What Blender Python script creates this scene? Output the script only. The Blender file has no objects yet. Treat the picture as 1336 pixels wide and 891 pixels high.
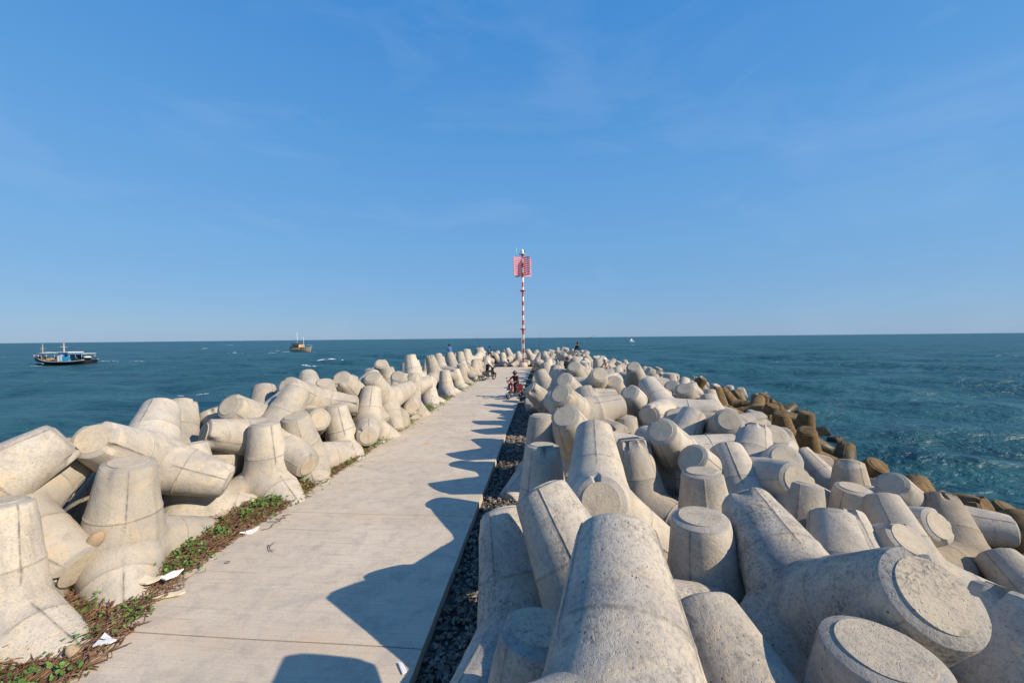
import bpy, bmesh, math, random
import numpy as np
from mathutils import Vector, Matrix, Quaternion, noise
SC = bpy.context.scene
COL = SC.collection
PI = math.pi
rad = math.radians

# ------------------------------------------------------------------ helpers
def link(o):
    COL.objects.link(o); return o
def tag(o, label=None, cat=None, group=None, kind=None):
    if label: o['label'] = label
    if cat: o['category'] = cat
    if group: o['group'] = group
    if kind: o['kind'] = kind
    return o
def thing(name, label, cat, loc=(0, 0, 0), rz=0, group=None):
    o = link(bpy.data.objects.new(name, None)); o.empty_display_size = .3
    o.location = loc; o.rotation_euler = (0, 0, rz)
    return tag(o, label, cat, group)
class MB:
    """collects shapes, then builds ONE mesh object"""
    def __init__(s): s.v = []; s.f = []; s.sm = []
    def add(s, vs, fs, smooth=False):
        n = len(s.v); s.v += [tuple(v) for v in vs]
        for f in fs: s.f.append(tuple(i + n for i in f)); s.sm.append(smooth)
    def box(s, c, d, rot=None, taper=1.0):
        x, y, z = d[0] / 2, d[1] / 2, d[2] / 2
        vs = [Vector((sx * x * (taper if sz > 0 else 1), sy * y * (taper if sz > 0 else 1), sz * z)) for sz in (-1, 1) for sy in (-1, 1) for sx in (-1, 1)]
        if rot is not None: vs = [rot @ v for v in vs]
        vs = [v + Vector(c) for v in vs]
        s.add(vs, [(0, 2, 3, 1), (4, 5, 7, 6), (0, 1, 5, 4), (2, 6, 7, 3), (0, 4, 6, 2), (1, 3, 7, 5)])
    def tube(s, pts, rs, n=10, cap=True, smooth=True):
        pts = [Vector(p) for p in pts]
        if not hasattr(rs, '__len__'): rs = [rs] * len(pts)
        vs = []; fs = []
        ref = None
        for i, p in enumerate(pts):
            t = (pts[min(i + 1, len(pts) - 1)] - pts[max(i - 1, 0)]).normalized()
            if ref is None:
                ref = t.orthogonal().normalized()
            ref = (ref - t * ref.dot(t)).normalized(); b = t.cross(ref)
            for k in range(n):
                a = 2 * PI * k / n
                vs.append(p + (ref * math.cos(a) + b * math.sin(a)) * rs[i])
        for i in range(len(pts) - 1):
            for k in range(n):
                fs.append((i * n + k, i * n + (k + 1) % n, (i + 1) * n + (k + 1) % n, (i + 1) * n + k))
        if cap:
            fs.append(tuple(reversed(range(n)))); fs.append(tuple((len(pts) - 1) * n + k for k in range(n)))
        s.add(vs, fs, smooth)
    def ball(s, c, r, nu=12, nv=8, rot=None):
        r = r if hasattr(r, '__len__') else (r, r, r)
        vs = [Vector((0, 0, -r[2]))]
        for j in range(1, nv):
            ph = -PI / 2 + PI * j / nv
            for k in range(nu):
                a = 2 * PI * k / nu
                vs.append(Vector((r[0] * math.cos(ph) * math.cos(a), r[1] * math.cos(ph) * math.sin(a), r[2] * math.sin(ph))))
        vs.append(Vector((0, 0, r[2])))
        fs = [(0, 1 + (k + 1) % nu, 1 + k) for k in range(nu)]
        for j in range(nv - 2):
            for k in range(nu):
                a = 1 + j * nu
                fs.append((a + k, a + (k + 1) % nu, a + nu + (k + 1) % nu, a + nu + k))
        a = 1 + (nv - 2) * nu
        fs += [(a + k, a + (k + 1) % nu, len(vs) - 1) for k in range(nu)]
        if rot is not None: vs = [rot @ v for v in vs]
        s.add([v + Vector(c) for v in vs], fs, True)
    def torus(s, c, R, r, axis='y', n=28, m=8):
        vs = []; fs = []
        for i in range(n):
            a = 2 * PI * i / n
            for k in range(m):
                b = 2 * PI * k / m
                q = (R + r * math.cos(b)); x, y, z = q * math.cos(a), r * math.sin(b), q * math.sin(a)
                vs.append(Vector(c) + (Vector((x, y, z)) if axis == 'y' else Vector((x, z, y))))
        for i in range(n):
            for k in range(m):
                fs.append((i * m + k, i * m + (k + 1) % m, ((i + 1) % n) * m + (k + 1) % m, ((i + 1) % n) * m + k))
        s.add(vs, fs, True)
    def mesh(s, name, mat):
        me = bpy.data.meshes.new(name); me.from_pydata(s.v, [], s.f); me.update()
        me.polygons.foreach_set('use_smooth', s.sm)
        if mat: me.materials.append(mat)
        return me
    def build(s, name, mat, parent=None, bevel=0):
        o = link(bpy.data.objects.new(name, s.mesh(name, mat)))
        if parent: o.parent = parent
        if bevel:
            b = o.modifiers.new('bev', 'BEVEL'); b.width = bevel; b.segments = 2; b.limit_method = 'ANGLE'
        return o

# ------------------------------------------------------------------ node helpers
class NT:
    def __init__(s, name):
        s.m = bpy.data.materials.new(name); s.m.use_nodes = True; s.t = s.m.node_tree
        s.b = s.t.nodes['Principled BSDF']; s.out = s.t.nodes['Material Output']
    def n(s, typ, **k):
        x = s.t.nodes.new(typ)
        for a, v in k.items(): setattr(x, a, v)
        return x
    def l(s, a, b): s.t.links.new(a, b)
    def val(s, sock, v):
        if isinstance(v, (int, float, tuple, list)): sock.default_value = v
        else: s.l(v, sock)
    def noise(s, scale, detail=4, rough=.6, vec=None, dist=0):
        x = s.n('ShaderNodeTexNoise'); x.inputs['Scale'].default_value = scale; x.inputs['Detail'].default_value = detail
        x.inputs['Roughness'].default_value = rough; x.inputs['Distortion'].default_value = dist
        if vec is not None: s.l(vec, x.inputs['Vector'])
        return x.outputs['Fac']
    def ramp(s, fac, stops):
        x = s.n('ShaderNodeValToRGB'); e = x.color_ramp.elements
        while len(e) < len(stops): e.new(.5)
        for q, (p, c) in zip(e, stops):
            q.position = p; q.color = (c, c, c, 1) if isinstance(c, (int, float)) else (*c, 1)
        s.l(fac, x.inputs[0]); return x.outputs[0]
    def mix(s, fac, a, b, mode='MIX'):
        x = s.n('ShaderNodeMix', data_type='RGBA', blend_type=mode)
        s.val(x.inputs[0], fac)
        for sock, v in ((x.inputs[6], a), (x.inputs[7], b)):
            if isinstance(v, tuple): sock.default_value = (*v, 1)
            else: s.l(v, sock)
        return x.outputs[2]
    def math(s, op, a, b=0, clamp=False):
        x = s.n('ShaderNodeMath', operation=op, use_clamp=clamp); s.val(x.inputs[0], a); s.val(x.inputs[1], b); return x.outputs[0]
    def maprange(s, v, a, b, c=0, d=1):
        x = s.n('ShaderNodeMapRange'); s.val(x.inputs[0], v)
        for i, q in enumerate((a, b, c, d)): x.inputs[1 + i].default_value = q
        return x.outputs[0]
    def bump(s, h, strength, dist, nrm=None):
        x = s.n('ShaderNodeBump'); x.inputs['Strength'].default_value = strength; x.inputs['Distance'].default_value = dist
        s.l(h, x.inputs['Height'])
        if nrm is not None: s.l(nrm, x.inputs['Normal'])
        return x.outputs[0]
def simple(name, col, rough=.6, metal=0, var=.12, scale=6):
    M = NT(name); tc = M.n('ShaderNodeTexCoord').outputs['Object']
    nz = M.noise(scale, 4, .6, tc)
    f = M.maprange(nz, .25, .75, 1 - var, 1 + var)
    c = M.mix(1.0, col, f, 'MULTIPLY')
    M.l(c, M.b.inputs['Base Color']); M.b.inputs['Roughness'].default_value = rough; M.b.inputs['Metallic'].default_value = metal
    return M.m

# ------------------------------------------------------------------ world, sun, camera
SUN_EL, SUN_AZ = 32, 108        # azimuth clockwise from +Y
w = bpy.data.worlds.new('World'); SC.world = w; w.use_nodes = True
nt = w.node_tree; bg = nt.nodes['Background']
sky = nt.nodes.new('ShaderNodeTexSky'); sky.sky_type = 'NISHITA'; sky.sun_disc = False
sky.sun_elevation = rad(SUN_EL); sky.sun_rotation = rad(SUN_AZ)
sky.air_density = 1.0; sky.dust_density = 0.25; sky.ozone_density = 3.0; sky.altitude = 0
bg.inputs[1].default_value = .10
hsv = nt.nodes.new('ShaderNodeHueSaturation'); hsv.inputs['Saturation'].default_value = 1.12; hsv.inputs['Value'].default_value = 1.0
nt.links.new(sky.outputs[0], hsv.inputs['Color'])
# faint cirrus
tc = nt.nodes.new('ShaderNodeTexCoord'); mp = nt.nodes.new('ShaderNodeMapping'); mp.inputs['Scale'].default_value = (1.6, 3.2, 5.5); mp.inputs['Rotation'].default_value = (0, .35, .5)
n1 = nt.nodes.new('ShaderNodeTexNoise'); n1.inputs['Scale'].default_value = 1.5; n1.inputs['Detail'].default_value = 6; n1.inputs['Roughness'].default_value = .55; n1.inputs['Distortion'].default_value = .6
r1 = nt.nodes.new('ShaderNodeMapRange'); r1.inputs[1].default_value = .52; r1.inputs[2].default_value = .85; r1.inputs[3].default_value = 0; r1.inputs[4].default_value = .12
mx = nt.nodes.new('ShaderNodeMix'); mx.data_type = 'RGBA'; mx.inputs[7].default_value = (5.2, 6.0, 7.4, 1)
nt.links.new(tc.outputs['Generated'], mp.inputs[0]); nt.links.new(mp.outputs[0], n1.inputs['Vector']); nt.links.new(n1.outputs['Fac'], r1.inputs[0])
sxyz = nt.nodes.new('ShaderNodeSeparateXYZ'); nt.links.new(tc.outputs['Generated'], sxyz.inputs[0])
rz = nt.nodes.new('ShaderNodeValToRGB'); nt.links.new(sxyz.outputs[2], rz.inputs[0])
e = rz.color_ramp.elements
def sc_(c): return tuple(x / 8 for x in c) + (1,)
e[0].position = 0; e[0].color = sc_((1.72, 3.05, 4.9)); e[1].position = 1; e[1].color = sc_((.3, 1.3, 4.2))
for p_, c_ in ((.08, (1.6, 3.15, 5.3)), (.22, (1.35, 3.2, 5.8)), (.40, (.95, 2.85, 5.9)), (.66, (.46, 2.2, 5.5))):
    q_ = e.new(p_); q_.color = sc_(c_)
vm = nt.nodes.new('ShaderNodeVectorMath'); vm.operation = 'SCALE'; vm.inputs['Scale'].default_value = 8; nt.links.new(rz.outputs[0], vm.inputs[0])
hz = nt.nodes.new('ShaderNodeMix'); hz.data_type = 'RGBA'; hz.inputs[0].default_value = .85
nt.links.new(vm.outputs[0], hz.inputs[7]); nt.links.new(hsv.outputs[0], hz.inputs[6])
nt.links.new(r1.outputs[0], mx.inputs[0]); nt.links.new(hz.outputs[2], mx.inputs[6]); nt.links.new(mx.outputs[2], bg.inputs[0])

sd = bpy.data.lights.new('sun', 'SUN'); sd.energy = 4.75; sd.angle = rad(.53); sd.color = (1, .86, .68)
so = link(bpy.data.objects.new('sun', sd))
dirv = Vector((math.sin(rad(SUN_AZ)) * math.cos(rad(SUN_EL)), math.cos(rad(SUN_AZ)) * math.cos(rad(SUN_EL)), math.sin(rad(SUN_EL))))
so.rotation_euler = dirv.to_track_quat('Z', 'Y').to_euler(); so.location = dirv * 60
F = 500.0; CH = 3.5
yaw = math.atan(41 / F); pit = math.atan(4.75 / F); rol = math.atan(13.5 / 1336)
f0 = Vector((-math.sin(yaw), math.cos(yaw), 0)); r0 = Vector((math.cos(yaw), math.sin(yaw), 0)); UP = Vector((0, 0, 1))
cf = f0 * math.cos(pit) - UP * math.sin(pit); u0 = UP * math.cos(pit) + f0 * math.sin(pit)
cr = r0 * math.cos(rol) - u0 * math.sin(rol); cu = u0 * math.cos(rol) + r0 * math.sin(rol)
cam = bpy.data.cameras.new('camera'); co = link(bpy.data.objects.new('camera', cam))
cam.sensor_width = 36; cam.lens = 36 * F / 1336; cam.clip_start = .05; cam.clip_end = 60000
co.matrix_world = Matrix(((cr.x, cu.x, -cf.x, 0), (cr.y, cu.y, -cf.y, 0), (cr.z, cu.z, -cf.z, CH), (0, 0, 0, 1)))
SC.camera = co
def ray(px, py): return cf + cr * ((px - 668) / F) - cu * ((py - 445.5) / F)
def onz(px, py, z):                              # point of the photograph on a level surface
    d = ray(px, py); return Vector((0, 0, CH)) + d * ((z - CH) / d.z)
SC.view_settings.view_transform = 'Standard'; SC.view_settings.look = 'None'; SC.view_settings.exposure = .35; SC.view_settings.gamma = 1

SEA = -2.2; PX0, PX1, PY1 = -5.65, -1.4, 46.0

# ------------------------------------------------------------------ materials
def concrete(name, base=(.50, .45, .375), armour=True):
    M = NT(name); g = M.n('ShaderNodeNewGeometry'); pos = g.outputs['Position']
    oc = M.n('ShaderNodeTexCoord').outputs['Object']; oi = M.n('ShaderNodeObjectInfo')
    if armour:
        sep = M.n('ShaderNodeSeparateColor'); M.l(oi.outputs['Color'], sep.inputs[0]); algae, lichen, rndb = sep.outputs[0], sep.outputs[1], sep.outputs[2]
        wear = M.math('ADD', M.math('MULTIPLY', lichen, .55), M.math('MULTIPLY', rndb, .45))
    else: wear = M.math('ADD', .5, 0)
    big = M.noise(.8, 5, .6, pos, .5); mid = M.noise(4.0, 6, .68, pos, .4); fine = M.noise(34, 5, .72, pos); pore = M.noise(62, 2, .5, pos)
    c = M.mix(M.ramp(big, [(.32, 0), (.66, 1)]), tuple(x * .74 for x in base), tuple(x * 1.1 for x in base))
    c = M.mix(M.ramp(mid, [(.5, 0), (.68, .7)]), c, (base[0] * 1.2, base[1] * 1.07, base[2] * .86))
    grey = M.noise(1.9, 7, .72, pos, .9)
    c = M.mix(M.math('MULTIPLY', M.ramp(grey, [(.46, 0), (.66, .9)]), wear), c, (.235, .232, .228))
    c = M.mix(M.math('MULTIPLY', M.ramp(fine, [(.32, 1), (.5, 0)]), M.math('MULTIPLY', wear, .75)), c, (.17, .155, .135))
    vo = M.n('ShaderNodeTexVoronoi'); vo.inputs['Scale'].default_value = 17; M.l(pos, vo.inputs['Vector'])
    hole = M.math('MULTIPLY', M.ramp(vo.outputs['Distance'], [(.10, 1), (.17, 0)]), M.ramp(M.noise(3, 3, .6, pos), [(.5, 0), (.6, 1)]))
    c = M.mix(M.math('MULTIPLY', hole, M.math('ADD', .15, wear)), c, (.09, .08, .07))
    rnd = M.maprange(oi.outputs['Random'], 0, 1, .80, 1.12)
    c = M.mix(1.0, c, rnd, 'MULTIPLY')
    if armour:
        at = M.n('ShaderNodeAttribute', attribute_name='seam'); s2 = M.n('ShaderNodeSeparateColor'); M.l(at.outputs['Color'], s2.inputs[0])
        # mould seams: dirty, broken lines
        c = M.mix(M.math('MULTIPLY', s2.outputs[0], M.ramp(M.noise(6, 4, .7, oc), [(.36, .15), (.60, .95)])), c, (.11, .10, .085))
        # cast end faces: smoother, sandier
        disc = M.mix(M.ramp(M.noise(7, 5, .65, oc), [(.4, 0), (.7, .7)]), (base[0] * 1.04, base[1] * .97, base[2] * .84), (.36, .33, .28))
        c = M.mix(M.math('MULTIPLY', s2.outputs[1], .8), c, disc)
        c = M.mix(M.math('MULTIPLY', s2.outputs[2], .55), c, (.30, .285, .255))
        # black lichen specks, clustered
        sp = M.noise(21, 6, .78, pos, .6); cl = M.noise(1.5, 5, .7, pos, .8)
        sx = M.n('ShaderNodeSeparateXYZ'); M.l(g.outputs['Normal'], sx.inputs[0])
        m = M.math('MULTIPLY', M.ramp(sp, [(.50, 0), (.57, 1)]), M.ramp(cl, [(.44, 0), (.60, 1)]))
        m = M.math('MULTIPLY', m, M.math('MULTIPLY', lichen, .8))
        c = M.mix(m, c, (.105, .1, .09))
        # vertical dirt runs
        mpn = M.n('ShaderNodeMapping'); mpn.inputs['Scale'].default_value = (7, 7, .55); M.l(pos, mpn.inputs[0])
        st = M.noise(1.0, 4, .6, mpn.outputs[0])
        c = M.mix(M.ramp(st, [(.56, 0), (.72, .42)]), c, (.2, .185, .16))
        # brown algae between the tide marks
        ps = M.n('ShaderNodeSeparateXYZ'); M.l(pos, ps.inputs[0])
        an = M.noise(2.4, 5, .65, pos, .5)
        lev = M.math('ADD', M.math('MULTIPLY', an, 1.6), M.math('MULTIPLY', ps.outputs[2], -.9))     # rises downwards
        am = M.math('MULTIPLY', M.ramp(M.math('ADD', lev, M.math('MULTIPLY', algae, .75)), [(.85, 0), (1.35, 1)]), M.math('MULTIPLY', algae, 1.0, True))
        ac = M.mix(M.ramp(M.noise(5, 5, .7, pos), [(.35, 0), (.7, 1)]), (.085, .05, .016), (.24, .145, .05))
        c = M.mix(M.math('MULTIPLY', am, .93), c, ac)
        wet = M.ramp(M.math('ADD', M.math('MULTIPLY', ps.outputs[2], -1), M.math('MULTIPLY', an, .9)), [(.0, 0), (1, 1)])
        wetm = M.maprange(M.math('ADD', M.math('MULTIPLY', ps.outputs[2], -1), M.math('MULTIPLY', an, 1.0)), 1.75, 2.3)
        c = M.mix(M.math('MULTIPLY', wetm, .9), c, (.028, .026, .014))
        M.l(M.maprange(wetm, 0, 1, .9, .35), M.b.inputs['Roughness'])
    else:
        M.b.inputs['Roughness'].default_value = .9
    M.l(c, M.b.inputs['Base Color']); M.b.inputs['Specular IOR Level'].default_value = .25
    pit = M.ramp(pore, [(.28, 0), (.4, 1)])
    h = M.math('ADD', M.math('MULTIPLY', fine, .6), M.math('ADD', M.math('MULTIPLY', pit, .5), M.math('MULTIPLY', mid, 1.6)))
    h = M.math('SUBTRACT', h, M.math('MULTIPLY', hole, .8))
    M.l(M.bump(h, .55, .02), M.b.inputs['Normal'])
    return M.m
MAT_ARM = concrete('armour_concrete')

def path_material():
    M = NT('path_concrete'); pos = M.n('ShaderNodeNewGeometry').outputs['Position']
    base = (.61, .52, .40)
    mp = M.n('ShaderNodeMapping'); mp.inputs['Scale'].default_value = (1, 1, 1); M.l(pos, mp.inputs[0])
    big = M.noise(.55, 6, .62, pos, .5); mid = M.noise(3.2, 6, .7, pos, .4); fine = M.noise(28, 5, .7, pos); gr = M.noise(140, 2, .5, pos)
    c = M.mix(M.ramp(big, [(.3, 0), (.7, 1)]), tuple(x * .86 for x in base), (.66, .56, .43))
    c = M.mix(M.ramp(mid, [(.48, 0), (.72, .65)]), c, (.35, .32, .285))
    c = M.mix(M.ramp(M.noise(.8, 6, .7, mp.outputs[0], 1.6), [(.53, 0), (.62, .22), (.75, .05)]), c, (.27, .24, .21))
    c = M.mix(M.ramp(M.noise(60, 3, .6, pos), [(.62, 0), (.7, .6)]), c, (.15, .13, .115))
    c = M.mix(M.ramp(M.noise(1.3, 5, .7, pos, 1.0), [(.58, 0), (.75, .5)]), c, (.55, .46, .35))
    c = M.mix(M.ramp(fine, [(.28, .5), (.42, 0)]), c, (.24, .21, .18))
    # broom strokes across the path
    m2 = M.n('ShaderNodeMapping'); m2.inputs['Scale'].default_value = (1.2, 26, 1); M.l(pos, m2.inputs[0])
    br = M.noise(1.0, 4, .7, m2.outputs[0], .3)
    c = M.mix(M.ramp(br, [(.35, .22), (.55, 0)]), c, (.3, .27, .235))
    # sandy discolouration along the joints
    sy_ = M.n('ShaderNodeSeparateXYZ'); M.l(pos, sy_.inputs[0])
    jd = M.math('MULTIPLY', M.math('ABSOLUTE', M.math('SUBTRACT', M.math('FRACT', M.math('ADD', M.math('DIVIDE', M.math('SUBTRACT', sy_.outputs[1], 4.2), 3.2), .5)), .5)), 3.2)
    jm = M.math('MULTIPLY', M.maprange(jd, 0, .3, 1, 0), M.ramp(M.noise(2.2, 5, .7, pos, .5), [(.4, 0), (.6, 1)]))
    c = M.mix(M.math('MULTIPLY', jm, .5), c, (.60, .43, .28))
    sa = M.noise(.45, 5, .7, m2.outputs[0], .6)
    c = M.mix(M.ramp(sa, [(.60, 0), (.70, .45)]), c, (.30, .235, .17))
    M.l(c, M.b.inputs['Base Color']); M.b.inputs['Roughness'].default_value = .92; M.b.inputs['Specular IOR Level'].default_value = .2
    h = M.math('ADD', M.math('MULTIPLY', fine, .7), M.math('ADD', M.math('MULTIPLY', gr, .25), M.math('MULTIPLY', br, .5)))
    M.l(M.bump(h, .5, .012), M.b.inputs['Normal'])
    return M.m
MAT_PATH = path_material()

def sea_material():
    M = NT('sea_water'); pos = M.n('ShaderNodeNewGeometry').outputs['Position']
    b = M.b
    def mapped(sx, sy, rz):
        m = M.n('ShaderNodeMapping'); m.inputs['Scale'].default_value = (sx, sy, 1); m.inputs['Rotation'].default_value = (0, 0, rz); M.l(pos, m.inputs[0]); return m.outputs[0]
    w0 = M.noise(.03, 5, .65, mapped(.75, 1.4, .1), .2); w1 = M.noise(.14, 5, .65, mapped(.75, 1.3, .1), .3); w2 = M.noise(.62, 5, .65, mapped(.8, 1.15, -.08), .5); w3 = M.noise(2.6, 4, .65, mapped(.8, 1.2, .2), .4)
    def ridge(n): return M.math('SUBTRACT', 1.0, M.math('ABSOLUTE', M.math('MULTIPLY', M.math('SUBTRACT', n, .5), 3.2)))
    w2 = ridge(w2); w3 = ridge(w3)
    patch = M.noise(.010, 4, .6, mapped(.4, 1.8, .05), .5)
    deep = M.mix(M.ramp(patch, [(.35, 0), (.65, 1)]), (.004, .034, .056), (.006, .049, .066))
    wc = M.noise(.06, 12, .80, mapped(.8, 1.25, .1), .2)
    crest = M.ramp(M.math('ADD', M.math('MULTIPLY', wc, .7), M.math('ADD', M.math('MULTIPLY', w1, .15), M.math('MULTIPLY', w2, .15))), [(.45, 0), (.58, 1)])
    deep = M.mix(crest, deep, (.027, .102, .116))
    # whitecaps: short broken crests lying along the waves
    f1 = M.noise(.075, 5, .62, mapped(.42, 1.7, .1), .25); f2 = M.noise(1.1, 4, .7, mapped(.6, 1.6, .1), .4)
    fm = M.math('MULTIPLY', M.ramp(f1, [(.715, 0), (.75, 1)]), M.ramp(f2, [(.42, 0), (.58, 1)]))
    M.l(M.mix(fm, deep, (.75, .78, .78)), b.inputs['Base Color'])
    M.l(M.maprange(fm, 0, 1, .36, .8), b.inputs['Roughness'])
    b.inputs['IOR'].default_value = 1.33; b.inputs['Specular IOR Level'].default_value = .26
    h = M.math('ADD', M.math('MULTIPLY', w0, 4.2), M.math('ADD', M.math('MULTIPLY', w1, 1.25), M.math('ADD', M.math('MULTIPLY', w2, .15), M.math('MULTIPLY', w3, .025))))
    M.l(M.bump(h, 1.0, 1.0), b.inputs['Normal'])
    return M.m

# ------------------------------------------------------------------ sea
WAVES = []
def WAVE(x, y):
    return sum(a * (math.sin(x * kx + y * ky + p) + .28 * math.sin(2 * (x * kx + y * ky + p) + 1.2)) for a, kx, ky, p in WAVES)
def build_sea():
    nx, ny = 420, 420
    u = np.linspace(-1, 1, nx); k = 9.2
    X = 14 * np.sinh(u * 7.35)
    Y = 14 * np.sinh(np.linspace(-.27, 1, ny) * 7.35)
    dx = np.gradient(X); dy = np.gradient(Y)
    gx, gy = np.meshgrid(X, Y); gd = np.maximum(*np.meshgrid(np.abs(dx), np.abs(dy)))
    rng = np.random.default_rng(3); z = np.zeros_like(gx)
    for i in range(26):
        L = 2.2 * (13 ** (i / 25)); a = .0095 * L ** .93; th = rad(250) + rng.normal() * .42
        kx, ky = math.cos(th) * 2 * PI / L, math.sin(th) * 2 * PI / L
        fade = np.clip((L / np.maximum(gd, .01) - 2.5) / 3, 0, 1)
        p0 = rng.uniform(0, 6.28); ph = gx * kx + gy * ky + p0
        if L > 5: WAVES.append((a, kx, ky, p0))
        z += a * fade * (np.sin(ph) + .28 * np.sin(2 * ph + 1.2))
    vs = np.stack([gx, gy, z + SEA], -1).reshape(-1, 3)
    idx = np.arange(nx * ny).reshape(ny, nx)
    q = np.stack([idx[:-1, :-1], idx[:-1, 1:], idx[1:, 1:], idx[1:, :-1]], -1).reshape(-1, 4)
    me = bpy.data.meshes.new('sea'); me.vertices.add(len(vs)); me.vertices.foreach_set('co', vs.ravel())
    me.loops.add(q.size); me.loops.foreach_set('vertex_index', q.ravel().astype(np.int32))
    me.polygons.add(len(q)); me.polygons.foreach_set('loop_start', np.arange(0, q.size, 4, dtype=np.int32)); me.polygons.foreach_set('loop_total', np.full(len(q), 4, dtype=np.int32))
    me.polygons.foreach_set('use_smooth', np.ones(len(q), bool)); me.update(); me.validate()
    me.materials.append(sea_material())
    o = link(bpy.data.objects.new('sea', me)); tag(o, kind='structure')
build_sea()

# ------------------------------------------------------------------ path, gravel bed, rubble core
rnd = random.Random(5)
def build_path():
    m = MB(); y = 1.0 - 3.2; y = 4.2 - 3.2 * 3
    while y < PY1 - .1:
        y1 = min(y + 3.2, PY1); g = .008
        nx, ny = 14, 12; zt = rnd.uniform(-.004, .004)
        vs = []; fs = []
        for j in range(ny + 1):
            for i in range(nx + 1):
                x = PX0 + (PX1 - PX0) * i / nx; yy = y + g + (y1 - y - 2 * g) * j / ny
                edge = i == nx
                if edge: x += .012 * noise.noise((0, yy * 2.1, 4)) + .006 * noise.noise((0, yy * 9, 1))
                z = zt + .006 * noise.noise((x * .7, yy * .7, 0))
                if i in (0, nx) or j in (0, ny): z -= .006
                vs.append((x, yy, z))
        W = nx + 1
        for j in range(ny):
            for i in range(nx): a = j * W + i; fs.append((a, a + 1, a + W + 1, a + W))
        m.add(vs, fs, True)
        n0 = [i for i in range(W)]; per = [i for i in range(W)] + [j * W + nx for j in range(1, ny + 1)] + [ny * W + i for i in range(nx - 1, -1, -1)] + [j * W for j in range(ny - 1, 0, -1)]
        top = [vs[i] for i in per]; bot = [(a, b, -.24) for a, b, c in top]; L = len(per)
        m.add(top + bot, [(i, L + i, L + (i + 1) % L, (i + 1) % L) for i in range(L)])
        y += 3.2
    o = m.build('path', MAT_PATH); tag(o, kind='structure')
build_path()

def core_z(x, y):
    t = 1.0
    if y > 44: t = max(0, 1 - ((y - 44) / 17) ** 2) ** .5
    if x < -5.64: z = .03 - .35 * max(0, min(-6.2 - x, 1)) + .5 * max(0, min(1, (-6.9 - x) / 1.2)) - max(0, -10.0 - x) * .9
    elif x < -1.4: z = -.3
    elif x < -.6: z = -.17
    else: z = -.5 - max(0, x - 1) * .2
    if y > 46: z -= (y - 46) ** 1.4 * .09
    return z - (1 - t) * 2.0
def rock_mat():
    M = NT('dark_rubble'); pos = M.n('ShaderNodeNewGeometry').outputs['Position']
    v = M.n('ShaderNodeTexVoronoi'); v.inputs['Scale'].default_value = 3.0; M.l(pos, v.inputs['Vector'])
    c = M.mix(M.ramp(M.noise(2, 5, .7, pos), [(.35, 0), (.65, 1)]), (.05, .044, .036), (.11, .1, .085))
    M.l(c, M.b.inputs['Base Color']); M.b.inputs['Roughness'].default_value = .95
    M.l(M.bump(M.math('ADD', v.outputs['Distance'], M.noise(9, 5, .7, pos)), 1, .12), M.b.inputs['Normal'])
    return M.m
MAT_ROCK = rock_mat()
def build_core():
    xs = np.concatenate([np.arange(-17, -5.7, .4), [-5.66, -5.64, -4.9, -1.38], np.arange(-1.2, 18, .4)]); ys = np.arange(-12, 66, .45)
    vs = [];
    for y in ys:
        for x in xs:
            vs.append((x, y, core_z(x, y) + (.14 * noise.noise((x * 1.1, y * 1.1, 0)) if x > -.5 or x < -6.2 else .02 * noise.noise((x * 3, y * 3, 0)))))
    W = len(xs); fs = [(j * W + i, j * W + i + 1, (j + 1) * W + i + 1, (j + 1) * W + i) for j in range(len(ys) - 1) for i in range(W - 1)]
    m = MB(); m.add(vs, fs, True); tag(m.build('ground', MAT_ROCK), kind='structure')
build_core()

def stone_mesh(m, c, s, rr):
    vs = []; ph = rr.random() * 9
    for k in range(3):
        pass
    base = [(1, 0, 0), (-1, 0, 0), (0, 1, 0), (0, -1, 0), (0, 0, 1), (0, 0, -1)]
    pts = [Vector(b) * rr.uniform(.7, 1.15) + Vector((rr.uniform(-.25, .25), rr.uniform(-.25, .25), rr.uniform(-.25, .25))) for b in base]
    mid = {}
    tri = [(0, 2, 4), (2, 1, 4), (1, 3, 4), (3, 0, 4), (2, 0, 5), (1, 2, 5), (3, 1, 5), (0, 3, 5)]
    R = Matrix.Rotation(rr.uniform(0, 6.28), 3, 'Z') @ Matrix.Rotation(rr.uniform(-.6, .6), 3, 'X')
    sc = Vector((s * rr.uniform(.8, 1.3), s * rr.uniform(.7, 1.1), s * rr.uniform(.5, .8)))
    m.add([Vector(c) + R @ Vector((p.x * sc.x, p.y * sc.y, p.z * sc.z)) for p in pts], tri)
def build_gravel():
    m = MB(); rr = random.Random(11)
    for i in range(9000):
        y = 2.2 + 43.5 * rr.random() ** 1.9; x = rr.uniform(PX1 + .03, -.35)
        s = rr.choice((.018, .024, .03, .036, .045, .06)) * (1 if y < 12 else 1.7)
        stone_mesh(m, (x, y, -.15 + rr.uniform(0, .05) + .05 * max(0, (x + .9)) ), s, rr)
    M = NT('dark_gravel'); pos = M.n('ShaderNodeNewGeometry').outputs['Position']
    v = M.n('ShaderNodeTexVoronoi'); v.inputs['Scale'].default_value = 14; M.l(pos, v.inputs['Vector'])
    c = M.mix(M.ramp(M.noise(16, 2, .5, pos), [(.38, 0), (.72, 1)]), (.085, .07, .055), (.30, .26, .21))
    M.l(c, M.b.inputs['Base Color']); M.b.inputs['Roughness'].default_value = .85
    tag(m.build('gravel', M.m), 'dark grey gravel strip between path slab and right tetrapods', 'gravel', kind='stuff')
build_gravel()

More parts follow.
